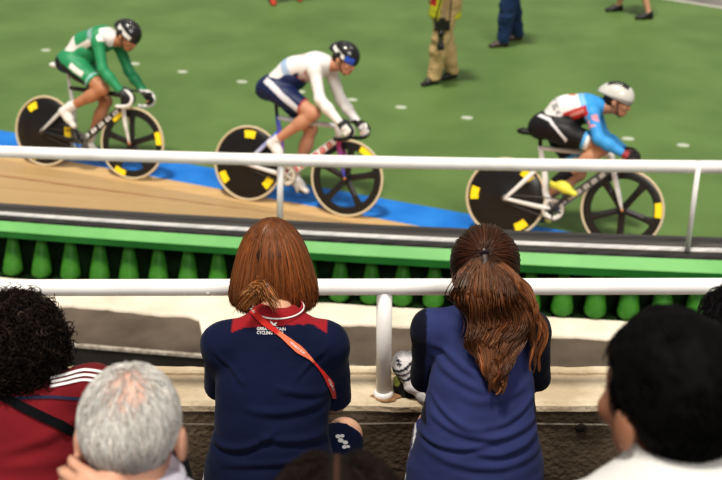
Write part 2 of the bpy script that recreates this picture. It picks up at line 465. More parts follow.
def wf(x): return float(np.interp(x, [-2.4, 2.1], [.74, .88]))
def rim(d, z): return lambda x: V3(x, edge_y(x), edge_z(x) + z * wf(x)) + EN * (d * wf(x))
def gbase(x): return float(np.interp(x, [-2.4, 2.1], [-.405, -.45]))

# --- materials of the setting
def wood_mat():
    m, nt, b = principled('track_timber'); N = nt.nodes; L = nt.links
    tc = N.new('ShaderNodeTexCoord'); mp = N.new('ShaderNodeMapping'); mp.inputs['Rotation'].default_value = (0, 0, math.atan(.33)); mp.inputs['Scale'].default_value = (.5, 26, 1)
    L.new(tc.outputs['Object'], mp.inputs[0])
    n = N.new('ShaderNodeTexNoise'); n.inputs['Scale'].default_value = 1.2; n.inputs['Detail'].default_value = 4; L.new(mp.outputs[0], n.inputs['Vector'])
    r = N.new('ShaderNodeValToRGB'); e = r.color_ramp.elements; e[0].position = .3; e[1].position = .7
    e[0].color = (.46, .285, .125, 1); e[1].color = (.66, .46, .24, 1)
    L.new(n.outputs['Fac'], r.inputs[0]); L.new(r.outputs[0], b.inputs['Base Color']); b.inputs['Roughness'].default_value = .5; b.inputs['Specular IOR Level'].default_value = .25
    return m
M_GREEN = noisy('infield_green', (.102, .172, .053), (.132, .214, .068), 1.1, rough=.55, spec=.25, detail=3)
M_WOOD = wood_mat()
M_BLUE = noisy('blue_band', (.015, .17, .56), (.03, .23, .66), 3, rough=.5, spec=.2)
M_RUB = noisy('black_rim', (.060, .054, .050), (.115, .105, .098), 9, rough=.55, stretch=(.25, 6, 1), spec=.5)
M_RUB2 = noisy('worn_rim', (.50, .49, .48), (.78, .76, .74), 14, rough=.4, stretch=(.3, 6, 1))
M_RUB3 = noisy('lip_rubber', (.012, .012, .013), (.05, .047, .045), 9, rough=.5, stretch=(.25, 6, 1))
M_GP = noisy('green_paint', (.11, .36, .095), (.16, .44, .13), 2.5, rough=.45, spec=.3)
M_GPD = noisy('shaded_green_paint', (.012, .12, .02), (.02, .17, .03), 3, rough=.5, spec=.3)  # the cap's green with the upright face's shade put into the colour
M_DARK = noisy('recess_shade', (.005, .012, .004), (.012, .035, .010), 5, rough=.9, spec=.1)  # shade of the recess, painted as a near-black green
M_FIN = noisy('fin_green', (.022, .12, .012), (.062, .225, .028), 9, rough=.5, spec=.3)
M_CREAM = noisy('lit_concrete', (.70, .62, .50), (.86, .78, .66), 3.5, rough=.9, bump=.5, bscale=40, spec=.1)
M_GRAY = noisy('shaded_screed', (.070, .053, .040), (.15, .118, .092), 2.2, rough=.8, bump=.4, bscale=25, spec=.2, detail=8)  # concrete floor in shade; the shade sits in this dark base colour
M_GRAYD = noisy('grey_riser', (.03, .026, .022), (.05, .043, .037), 3, rough=.9, bump=.3, bscale=30, spec=.15)
M_WORN = noisy('worn_edge', (.25, .21, .17), (.5, .45, .38), 30, rough=.9)
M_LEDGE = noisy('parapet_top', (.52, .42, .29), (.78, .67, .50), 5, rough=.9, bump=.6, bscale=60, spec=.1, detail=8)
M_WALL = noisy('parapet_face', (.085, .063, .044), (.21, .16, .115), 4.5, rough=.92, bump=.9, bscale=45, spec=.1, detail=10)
M_STEP = noisy('stand_step', (.10, .085, .07), (.17, .15, .13), 3, rough=.9, bump=.4, bscale=40)
M_WHITE = noisy('white_paint', (.80, .77, .74), (.90, .88, .86), 6, rough=.32, spec=.5, lo=.3, hi=.6)

# --- infield, blue band, timber track
fy = lambda x: inner_y(x) + .46
me = np_mesh('floor', [(-14, fy(-14), 0), (12, fy(12), 0), (12, 30, 0), (-14, 30, 0)], [(0, 1, 2, 3)], smooth=False)
tag(link_mesh('floor', me, M_GREEN), kind='structure')
loft('floor_blue_band', [lambda x: V3(x, fy(x), 0), lambda x: V3(x, inner_y(x), 0)], M_BLUE)
me_l = [(lambda k: (lambda x: V3(x, inner_y(x) + (edge_y(x) - inner_y(x)) * k, edge_z(x) * wk(k))))(k) for k in (0, .07, .3, .6, 1)]
loft('floor_timber_track', me_l, M_WOOD, smooth=False)
# measurement lines painted on the boards (a few millimetres proud)
def paint_line(k, wd, mat, name):
    def f(dk):
        return lambda x: V3(x, inner_y(x) + (edge_y(x) - inner_y(x)) * (k + dk), edge_z(x) * wk(k + dk) + .004)
    loft(name, [f(-wd), f(wd)], mat)
paint_line(.42, .012, plain('faded_red_line', (.52, .24, .11), .5), 'trim_red_line')
paint_line(.985, .008, plain('blue_line', (.05, .16, .5), .5), 'trim_blue_line')

# --- rim of the track
loft('trim_rim_deck', [rim(-.02, -.06), rim(-.02, .012), rim(.15, .012), rim(.152, -.002)], M_RUB)
loft('trim_rim_strip', [rim(.160, -.002), rim(.166, .014), rim(.181, .012), rim(.19, -.006)], M_RUB2)
loft('trim_rim_lip', [rim(.188, -.012), rim(.232, -.014), rim(.233, -.004), rim(.262, -.010), rim(.268, -.03)], M_RUB3)
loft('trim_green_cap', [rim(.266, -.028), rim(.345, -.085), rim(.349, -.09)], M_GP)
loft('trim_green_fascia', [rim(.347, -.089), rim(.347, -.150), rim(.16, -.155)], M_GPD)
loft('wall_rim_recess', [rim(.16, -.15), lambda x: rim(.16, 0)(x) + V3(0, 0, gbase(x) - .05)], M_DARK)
# small bolts on the green fascia
def stud(p, name='bolt'):
    mb = MB(); mb.ell(p, (.008, .008, .008), col=(.7, .68, .62)); return mb.build(name, PAINT())
nfin = 0
xs_fin = np.arange(-3.45, 3.6, .197)
fin0 = None; fh = 1
for i, x in enumerate(xs_fin):
    top = rim(.20, -.155)(x); bot = rim(.30, 0)(x) + V3(0, 0, gbase(x) + .012)
    if fin0 is None:
        # a hollow half cone, swelling and rounded at the foot
        mb = MB(); n, m = 14, 13; V = []; ax = bot - top; fh = top[2] - bot[2]
        for a in range(n):
            s = a / (n - 1); c = top + ax * s; r = .020 + .056 * s ** .75
            if s > .86: r *= math.sqrt(max(.02, 1 - ((s - .86) / .16) ** 2))
            for b in range(m):
                t = math.pi * b / (m - 1); V.append(c + ED * (r * math.cos(t)) + EN * (r * 1.0 * math.sin(t)) - top)
        F = [(a * m + b, a * m + b + 1, (a + 1) * m + b + 1, (a + 1) * m + b) for a in range(n - 1) for b in range(m - 1)]
        mb.add(V, F); fin0 = mb.build('bracket', M_FIN); o = fin0
    else:
        o = fin0.copy(); COL.objects.link(o)
    o.location = top; o.scale = (1, 1, (top[2] - bot[2]) / fh)
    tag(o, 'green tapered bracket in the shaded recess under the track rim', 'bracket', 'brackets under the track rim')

# --- ground between track and stand
def grd(d, z): return lambda x: V3(x, edge_y(x), edge_z(x) + gbase(x) + z) + EN * d
loft('floor_recess_base', [grd(.05, 0), grd(.29, .003)], M_DARK)  # ground under the rim, its shade painted near-black
loft('floor_service_strip', [grd(.29, 0), grd(1.02, 0), grd(1.02, -.02)], M_GRAY)
loft('trim_step_edge', [grd(1.005, .004), grd(1.03, .004), grd(1.032, -.012)], M_WORN)
loft('wall_step_riser', [grd(1.022, -.01), grd(1.03, -.16)], M_GRAYD)
loft('floor_lower_strip', [grd(1.03, -.155), grd(1.30, -.155), grd(1.30, -.17)], M_GRAYD)
loft('trim_lower_edge', [grd(1.29, -.151), grd(1.307, -.151), grd(1.309, -.165)], M_WORN)
loft('floor_gutter', [grd(1.305, -.16), grd(1.31, -.33), grd(4.5, -.5)], M_GRAYD)
# lit part of the concrete, painted pale; the ragged border is its shadow edge
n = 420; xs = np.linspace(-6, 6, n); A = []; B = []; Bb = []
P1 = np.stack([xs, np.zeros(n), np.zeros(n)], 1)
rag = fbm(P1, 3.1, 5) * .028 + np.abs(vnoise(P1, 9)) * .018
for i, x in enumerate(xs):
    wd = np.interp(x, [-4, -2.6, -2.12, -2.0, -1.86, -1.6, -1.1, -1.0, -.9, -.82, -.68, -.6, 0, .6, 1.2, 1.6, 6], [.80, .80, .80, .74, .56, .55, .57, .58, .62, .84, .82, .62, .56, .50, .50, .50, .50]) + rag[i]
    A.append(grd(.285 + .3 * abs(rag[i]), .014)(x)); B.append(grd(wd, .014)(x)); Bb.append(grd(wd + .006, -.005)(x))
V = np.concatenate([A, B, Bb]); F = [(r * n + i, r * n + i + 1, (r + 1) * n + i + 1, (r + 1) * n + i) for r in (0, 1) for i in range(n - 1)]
tag(link_mesh('floor_lit_patch', np_mesh('floor_lit_patch', V, F, smooth=False), M_CREAM), kind='structure')

# --- parapet and stand
ZL = 4.2 - 2.255
def ledge_block(name, y0, y1, z0, z1, mat, bev=.012, x0=-4.5, x1=4.5, rough=.006):
    n = 200; xs = np.linspace(x0, x1, n); pr = [(y0, z0), (y0, z1 - bev), (y0 + bev, z1), ((y0 + y1) / 2, z1), (y1 - bev, z1), (y1, z1 - bev), (y1, z0)]
    V = np.array([(x, y, z) for (y, z) in pr for x in xs], float)
    V[:, 1] += fbm(V, 8, 3) * rough; V[:, 2] += fbm(V + 9, 8, 3) * rough * .6
    m = len(pr); F = [(a * n + i, a * n + i + 1, ((a + 1) % m) * n + i + 1, ((a + 1) % m) * n + i) for a in range(m) for i in range(n - 1)]
    F = [f[::-1] for f in F]
    return tag(link_mesh(name, np_mesh(name, V, F, smooth=False), mat), kind='structure')
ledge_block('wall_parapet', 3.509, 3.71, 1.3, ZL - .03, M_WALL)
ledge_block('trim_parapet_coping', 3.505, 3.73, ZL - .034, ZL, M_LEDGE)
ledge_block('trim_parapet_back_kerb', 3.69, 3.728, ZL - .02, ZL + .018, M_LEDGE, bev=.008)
# crack line / formwork joint on the face
mb = MB(); xs = np.linspace(-4, 4, 161); jz = ZL - .085 + .004 * np.sin(xs * 5)
ptsA = np.stack([xs, np.full(161, 3.503), jz], 1); ptsB = ptsA + V3(0, 0, .007)
mb.ribbon(ptsA, ptsB, (.3, .25, .2)); tag(mb.build('trim_formwork_joint', M_WORN), kind='structure')
mb = MB(); p = at_y(581, 428, 3.502)
mb.lathe([(.0, -.003), (.014, -.003), (.017, -.001), (.02, .004)], p, 'y', 16, (.02, .015, .012)); tag(mb.build('trim_wall_socket_hole', vcol('hole', .9)), kind='structure')

def tread(name, y0, y1, z0, z1): return ledge_block(name, y0, y1, z0, z1, M_STEP, rough=.003)
tread('floor_front_footwell', 3.10, 3.50, 1.1, 1.36)
tread('floor_front_seat_step', 2.74, 3.11, 1.1, 1.80)
tread('floor_middle_footwell', 2.36, 2.75, 1.1, 1.62)
tread('floor_middle_seat_step', 1.98, 2.37, 1.1, 2.06)
tread('floor_back_footwell', 1.60, 1.99, 1.1, 1.90)
tread('floor_back_seat_step', 1.05, 1.61, 1.1, 2.34)
tread('floor_camera_step', -1.0, 1.06, 1.1, 2.58)

# --- white tubular railings
RY = 3.56; RZ = at_y(361, 287, RY)[2]
rail = empty('front_railing', (0, RY, ZL)); tag(rail, 'thick white tube railing standing on the concrete parapet ahead of the spectators', 'railing')
def wpt(p, root): return np.asarray(p, float) - np.array(root.location)
zl, zr = at_y(0, 287.5, RY)[2], at_y(722, 286, RY)[2]
sl = (zr - zl) / (at_y(722, 286, RY)[0] - at_y(0, 287.5, RY)[0]); zat = lambda x: RZ + sl * x
mb = MB(); mb.tube([wpt((x, RY, zat(x)), rail) for x in np.linspace(-3.5, 3.5, 9)], .0285, 20, (.8, .78, .75)); mb.build('top_rail', M_WHITE, rail)
px = at_y(384, 340, RY)[0]
for k in (-2, -1, 0, 1, 2):
    x = px + k * 1.95
    mb = MB(); mb.tube([wpt((x, RY, ZL - .01), rail), wpt((x, RY, zat(x) - .015), rail)], .0265, 20, (.8, .78, .75))
    mb.lathe([(.034, 0), (.036, .012), (.028, .022), (.026, .022)], wpt((x, RY, ZL - .003), rail), 'z', 20)
    mb.build('post', M_WHITE, rail)
for (bx, by) in ((208, 294), (236, 295)):
    q = at_y(bx, by, RY - .029); mb = MB(); mb.ell(wpt(q, rail), (.007, .004, .007), col=(.5, .47, .43)); mb.build('bolt', PAINT(), rail)
# rust stain round the post foot
mb = MB(); nn = 40
rs = [V3(px + .01 + (.048 + .010 * math.sin(3 * a) + .004 * math.sin(7 * a + 1)) * math.cos(a), RY - .02 + .030 * math.sin(a), ZL + .0035) for a in np.linspace(0, 2 * math.pi, nn, endpoint=False)]
mb.add([V3(px, RY - .03, ZL + .0035)] + rs, F3=[(0, i + 1, (i + 1) % nn + 1) for i in range(nn)])
tag(mb.build('trim_rust_stain', noisy('rust', (.16, .07, .025), (.40, .25, .13), 22, rough=.95)), kind='structure')

trail = empty('track_railing', (0, 6.7, 1.1)); tag(trail, 'slim white handrail running along the black top of the track', 'railing')
def rail_pt(px, py):       # follow the rim: on the vertical sheet 0.16 outside the edge
    x = 0
    d = ray(px, py); t = 5.
    for _ in range(60):
        p = CAM + d * t; x = p[0]; e = edge_y(x) - .165; t += (e - p[1]) / d[1]
    return CAM + d * t
_rp = np.array([rail_pt(0, 151.5), rail_pt(200, 158), rail_pt(400, 162.5), rail_pt(722, 167)])
_ry, _rz = np.polyfit(_rp[:, 0], _rp[:, 1], 2), np.polyfit(_rp[:, 0], _rp[:, 2], 2)
rp = lambda x: V3(x, _ext(_ry, x), _ext(_rz, x))
mb = MB(); mb.tube([wpt(rp(x), trail) for x in np.linspace(-5, 5, 61)], .038, 16, (.8, .78, .75)); mb.build('top_rail', M_WHITE, trail)
for ppx, r, y0 in ((280.5, .020, 3), (697, .016, 3)):
    q = rail_pt(ppx, 157 if ppx < 400 else 166); x = q[0]
    for k in ((0, -2.6) if ppx < 400 else (0, 2.4)):
        xx = x + k; foot = rim(.165, .004)(xx); top = rp(xx)
        if ppx > 400 and k == 0: foot = rim(.20, .0)(xx + .03); top = top + V3(0, -.03, .045)
        mb = MB(); mb.tube([wpt(foot, trail), wpt(top, trail)], r, 12, (.8, .78, .75)); mb.build('post', M_WHITE, trail)

# --- infield marks: white pads in a line on the green floor
for (mx, my) in ((46, 50.5), (112, 51) if False else (90, 57), (135, 64), (182.5, 72), (242, 82), (300, 92), (352, 100), (401, 107.5), (467, 118), (540, 127), (628, 139), (683, 145.5)):
    p = at_z(mx, my, 0)
    mb = MB(); mb.lathe([(.0, .012), (.04, .012), (.05, .008), (.052, 0)], (0, 0, 0), 'z', 20, (.42, .44, .36))
    o = mb.build('floor_marker', plain('pad_white', (.46, .50, .40), .6)); o.location = p; o.scale = (1.25, .8, 1); o.rotation_euler[2] = -.2
    tag(o, 'small pale oval marker lying flat on the green infield', 'marker', 'markers in a line on the infield')
# --- grey apron and low barrier beyond the infield, far corner
pA, pB = at_z(655, -2, 0), at_z(722, 9, 0); dd = nrm(pB - pA); nn_ = nrm((-dd[1], dd[0], 0))
if nn_[1] < 0: nn_ = -nn_
e0, e1 = pA - dd * 1.2, pB + dd * 6
me = np_mesh('trim_apron_line', [e0 + V3(0, 0, .004), e1 + V3(0, 0, .004), e1 + nn_ * .10 + V3(0, 0, .004), e0 + nn_ * .10 + V3(0, 0, .004)], [(0, 1, 2, 3)], smooth=False)
tag(link_mesh('trim_apron_line', me, plain('apron_line', (.45, .44, .38), .6)), kind='structure')
me = np_mesh('floor_grey_apron', [e0 + nn_ * .1 + V3(0, 0, .003), e1 + nn_ * .1 + V3(0, 0, .003), e1 + nn_ * 5 + V3(0, 0, .003), e0 + nn_ * 5 + V3(0, 0, .003)], [(0, 1, 2, 3)], smooth=False)
tag(link_mesh('floor_grey_apron', me, noisy('apron_grey', (.16, .15, .14), (.24, .22, .2), 3, rough=.7)), kind='structure')
# ================================================================== track bikes and riders (local axes: x forward, y to the infield, z up)
def ground_frame(pr, pf, lean, lean_z0=False):
    r, f = on_track(*pr), on_track(*pf); mid = (r + f) / 2
    if lean_z0: r, f = at_z(*pr, 0), at_z(*pf, 0)
    x = nrm(f - r); n = nrm(wood_n(mid[0], mid[1]) * .0 + V3(0, 0, 1))
    y = nrm(np.cross(n, x)); z = np.cross(x, y)
    a = math.radians(lean); z2 = z * math.cos(a) + y * math.sin(a); y2 = np.cross(z2, x)
    M = Matrix(((x[0], y2[0], z2[0], 0), (x[1], y2[1], z2[1], 0), (x[2], y2[2], z2[2], 0), (0, 0, 0, 1)))
    # origin below the bottom bracket: 0.40 ahead of the rear contact
    o = r + x * .40
    M.translation = Vector(o); return M
RAX, FAX, BBK, WR = V3(-.40, 0, .335), V3(.548, 0, .335), V3(0, 0, .285), .335
BLACK = (.012, .012, .013); WHT = (.78, .76, .73); SIL = (.55, .54, .52); CREAM = (.62, .52, .36); YEL = (.95, .72, .02)

def patch(mb, c, ang, side, r0=.226, r1=.294, span=.40, yoff=.014):
    n = 9; A = np.linspace(ang - span / 2, ang + span / 2, n); V = []
    for r, y in ((r0, yoff + .004), (r1, yoff)):
        for a in A: V.append(V3(c[0] + r * math.cos(a), c[1] + side * y, c[2] + r * math.sin(a)))
    F = [(i, i + 1, n + i + 1, n + i) for i in range(n - 1)]
    if side > 0: F = [f[::-1] for f in F]
    mb.add(V, F, col=YEL)

def make_bike(M, label, pal, crank, rear_patches, front_patches):
    B = empty('track_bicycle', M=M); tag(B, label, 'bicycle')
    # ---- rear disc wheel
    mb = MB(); prof = [(.0, -.034), (.03, -.033), (.05, -.024), (.2, -.016), (.303, -.009), (.312, 0), (.303, .009), (.2, .016), (.05, .024), (.03, .033), (0, .034)]
    mb.lathe(prof, RAX, 'y', 56, (.010, .009, .010)); rw = mb.build('rear_wheel', vcol('carbon', .32, .5), B)
    T = [(.3235 + .0115 * math.cos(a), .0115 * math.sin(a)) for a in np.linspace(0, 2 * math.pi, 10, endpoint=False)]
    mb = MB(); mb.lathe(T, RAX, 'y', 56, CREAM, closed=True); mb.build('tyre', vcol('tyre', .7, .2), rw)
    for a in rear_patches:
        mb = MB(); patch(mb, RAX, math.radians(a), -1); patch(mb, RAX, math.radians(a), 1); mb.build('wheel_sticker', PAINT(), rw)
    mb = MB(); mb.tube([RAX + V3(0, -.066, 0), RAX + V3(0, .066, 0)], .012, 12, SIL); mb.build('rear_axle', vcol('metal', .3, .6), rw)
    # ---- front five spoke wheel
    mb = MB(); ring = [(.250, 0), (.258, -.010), (.30, -.011), (.313, -.006), (.313, .006), (.30, .011), (.258, .010)]
    mb.lathe(ring, FAX, 'y', 56, (.014, .013, .013), closed=True)
    mb.lathe([(0, -.034), (.028, -.034), (.034, -.02), (.034, .02), (.028, .034), (0, .034)], FAX, 'y', 24, (.016, .015, .015))
    for k in range(5):
        a = math.radians(pal.get('spoke', 90) + 72 * k); d = V3(math.cos(a), 0, math.sin(a)); s = V3(-math.sin(a), 0, math.cos(a))
        rr = np.linspace(.02, .275, 8); wd = np.interp(rr, [.02, .09, .2, .25, .275], [.03, .027, .028, .036, .048]); V = []
        for r, w_ in zip(rr, wd): V += [FAX + d * r + s * w_, FAX + d * r + V3(0, -.011, 0), FAX + d * r - s * w_, FAX + d * r + V3(0, .011, 0)]
        F = [(i * 4 + j, i * 4 + (j + 1) % 4, i * 4 + 4 + (j + 1) % 4, i * 4 + 4 + j) for i in range(7) for j in range(4)]
        mb.add(V, F, col=(.016, .015, .015))
    fw = mb.build('front_wheel', vcol('carbon', .32, .5), B, sharp=40)
    mb = MB(); mb.lathe(T, FAX, 'y', 56, CREAM, closed=True); mb.build('tyre', vcol('tyre', .7, .2), fw)
    for a in front_patches:
        mb = MB(); patch(mb, FAX, math.radians(a), -1, .258, .312, .42, .0125); patch(mb, FAX, math.radians(a), 1, .258, .312, .42, .0125); mb.build('wheel_sticker', PAINT(), fw)
    mb = MB(); mb.lathe([(0, -.060), (.012, -.060), (.013, -.036), (0, -.036)], FAX, 'y', 12, (.5, .2, .05)); mb.build('axle_nut', PAINT(), fw)
    # ---- frame
    hb, ht, sc_ = V3(.440, 0, .665), V3(.405, 0, .80), V3(-.165, 0, .79)
    mb = MB(); Y = V3(0, 1, 0)
    def g(a, b, c1, c2, n): return [np.array(c1) + (np.array(c2) - np.array(c1)) * k / (n - 1) for k in range(n)]
    pth = smooth_path([BBK, V3(-.075, 0, .40), V3(-.10, 0, .56), sc_], 16); mb.tube(pth, [.030, .028, .026, .02], 12, g(0, 0, pal['seat'][0], pal['seat'][1], 16), flat=(Y, .55))
    pth = smooth_path([BBK + V3(.01, 0, .01), (BBK + hb) / 2, hb + V3(-.01, 0, .0)], 12); mb.tube(pth, [.034, .036, .034], 12, g(0, 0, pal['down'][0], pal['down'][1], 12), flat=(Y, .6))
    mb.tube(smooth_path([sc_ + V3(.01, 0, -.02), ht + V3(-.01, 0, -.035)], 8), [.02, .024], 12, pal['top'], flat=(Y, .75))
    mb.tube(smooth_path([hb, ht], 6), [.03, .027], 12, pal['head'])
    for sg in (-1, 1):
        mb.tube(smooth_path([BBK + V3(-.02, sg * .03, 0), V3(-.15, sg * .05, .30), RAX + V3(0, sg * .062, 0)], 10), [.022, .019, .014], 10, pal['chainstay'], flat=(Y, .6))
        mb.tube(smooth_path([V3(-.135, sg * .016, .64), V3(-.25, sg * .05, .50), RAX + V3(0, sg * .062, 0)], 10), [.018, .02, .013], 10, g(0, 0, pal['seatstay'][0], pal['seatstay'][1], 10), flat=(Y, .5))
    fr = mb.build('frame', PAINT(), B)
    # lettering blocks on the down tube
    d = nrm(hb - BBK); u = nrm(np.cross(Y, d)) * -1
    if u[2] < 0: u = -u
    mb = MB()
    for k in range(pal['glyphs']):
        L = np.linalg.norm(hb - BBK); q = BBK + d * (L * (.16 + .66 * k / (pal['glyphs'] - 1)))
        ww, hh = pal['gsize']
        for sg in (-1,):
            c0 = q + V3(0, sg * .0222, 0); ins = .35
            V = [c0 + d * (ww * a) + u * (hh * b) for a, b in ((-1, -1), (1, -.9), (.9, 1), (-.8, 1), (-ins, -ins), (ins, -ins), (ins, ins), (-ins, ins))]
            F = [(0, 1, 5, 4), (1, 2, 6, 5), (2, 3, 7, 6), (3, 0, 4, 7)]
            mb.add(V, F if sg < 0 else [f[::-1] for f in F], col=pal['gcol'][k % len(pal['gcol'])])
    mb.build('down_tube_lettering', PAINT(), fr, smooth=False)
    # ---- fork
    mb = MB(); n = 10
    for sg in (-1, 1):
        mb.tube(smooth_path([hb + V3(0, sg * .015, -.005), V3(.462, sg * .042, .60), V3(.492, sg * .05, .50), FAX + V3(0, sg * .05, 0)], n), [.022, .024, .02, .012], 10, g(0, 0, pal['fork'][0], pal['fork'][1], n), flat=(Y, .5))
    mb.tube([hb + V3(0, -.03, -.012), hb + V3(0, .03, -.012)], .022, 10, pal['fork'][0]); mb.build('fork', PAINT(), B)
    # ---- seat post, saddle
    mb = MB(); mb.tube(smooth_path([sc_ + V3(.01, 0, -.05), V3(-.195, 0, .925) + np.array(pal.get('saddle_at', (0, 0, 0)))], 6), .016, 12, pal['post'], flat=(Y, .7)); mb.build('seat_post', PAINT(), B)
    SO = V3(*pal.get('saddle_at', (0, 0, 0)))
    sd = [RC(SO + (-.33, 0, .965), SO + (-.2, 0, .957), .062, .05, (0, 0, 1), 2.2, k=.03), RC(SO + (-.2, 0, .957), SO + (-.055, 0, .95), .04, .019, (0, 0, 1), 1.5, k=.04)]
    body_obj('saddle', sd, vcol('saddle', .45, .4), np.array(pal['saddle']), B, vox=.008)
    # ---- stem and drop bar
    st = V3(.50, 0, .815); mb = MB(); mb.tube(smooth_path([ht + V3(0, 0, -.01), ht + V3(-.004, 0, .03), st], 8), .017, 12, pal['stem']); mb.build('stem', PAINT(), B)
    mb = MB(); mb.tube([V3(.5, -.16, .815), V3(.5, .16, .815)], .0135, 12, pal['stem']); hbz = mb.build('handlebar', PAINT(), B)
    for sg in (-1, 1):
        p = smooth_path([V3(.5, sg * .14, .815), V3(.515, sg * .185, .815), V3(.575, sg * .195, .81), V3(.625, sg * .198, .765), V3(.612, sg * .2, .705), V3(.55, sg * .2, .678), V3(.47, sg * .2, .672)], 28)
        mb = MB(); mb.tube(p, .0165, 12, pal['tape']); mb.build('bar_tape', vcol('bar_tape', .6, .3), hbz)
    # ---- crankset, chain
    ca = math.radians(crank); cv = V3(math.cos(ca), 0, math.sin(ca)); pdl = {}
    mb = MB(); mb.lathe([(.052, -.046), (.092, -.046), (.094, -.044), (.092, -.042), (.052, -.042)], BBK, 'y', 40, pal['ring'], closed=True)
    for k in range(5):
        a = ca + k * 2 * math.pi / 5; mb.tube([BBK + V3(0, -.05, 0), BBK + V3(.07 * math.cos(a), -.045, .07 * math.sin(a))], .008, 8, pal['crank'])
    mb.tube([BBK + V3(0, -.06, 0), BBK + V3(0, .06, 0)], .02, 14, pal['crank']); cs = mb.build('crankset', vcol('metal', .3, .6), B)
    for sg in (-1, 1):
        e = BBK + cv * .165 * (1 if sg < 0 else -1) + V3(0, sg * .068, 0)
        mb = MB(); mb.tube(smooth_path([BBK + V3(0, sg * .058, 0), e], 5), [.016, .011], 10, pal['crank']); mb.build('crank_arm', vcol('metal', .3, .6), cs)
        mb = MB(); mb.tube([e, e + V3(0, sg * .06, 0)], .008, 8, (.05, .05, .05)); mb.box(e + V3(-.035, sg * .05 - .03, -.008), e + V3(.035, sg * .05 + .03, .008), (.04, .04, .04)); mb.build('pedal', vcol('metal', .3, .6), cs)
        pdl[sg] = e + V3(0, sg * .05, 0)
    mb = MB(); q = RAX + V3(0, -.046, 0); b_ = BBK + V3(0, -.046, 0)
    loop = [b_ + V3(.093 * math.cos(a), 0, .093 * math.sin(a)) for a in np.linspace(math.radians(82), math.radians(-82), 16)] + [q + V3(.03 * math.cos(a), 0, .03 * math.sin(a)) for a in np.linspace(math.radians(-90), math.radians(-270), 10)]
    loop.append(loop[0]); mb.tube(loop, .0045, 6, (.05, .045, .04), caps=False); mb.build('chain', vcol('metal', .3, .6), B)
    mb = MB(); mb.lathe([(.0, -.05), (.028, -.05), (.03, -.046), (.028, -.042), (0, -.042)], RAX, 'y', 20, (.08, .08, .08)); mb.build('sprocket', vcol('metal', .3, .6), rw)
    return B, pdl

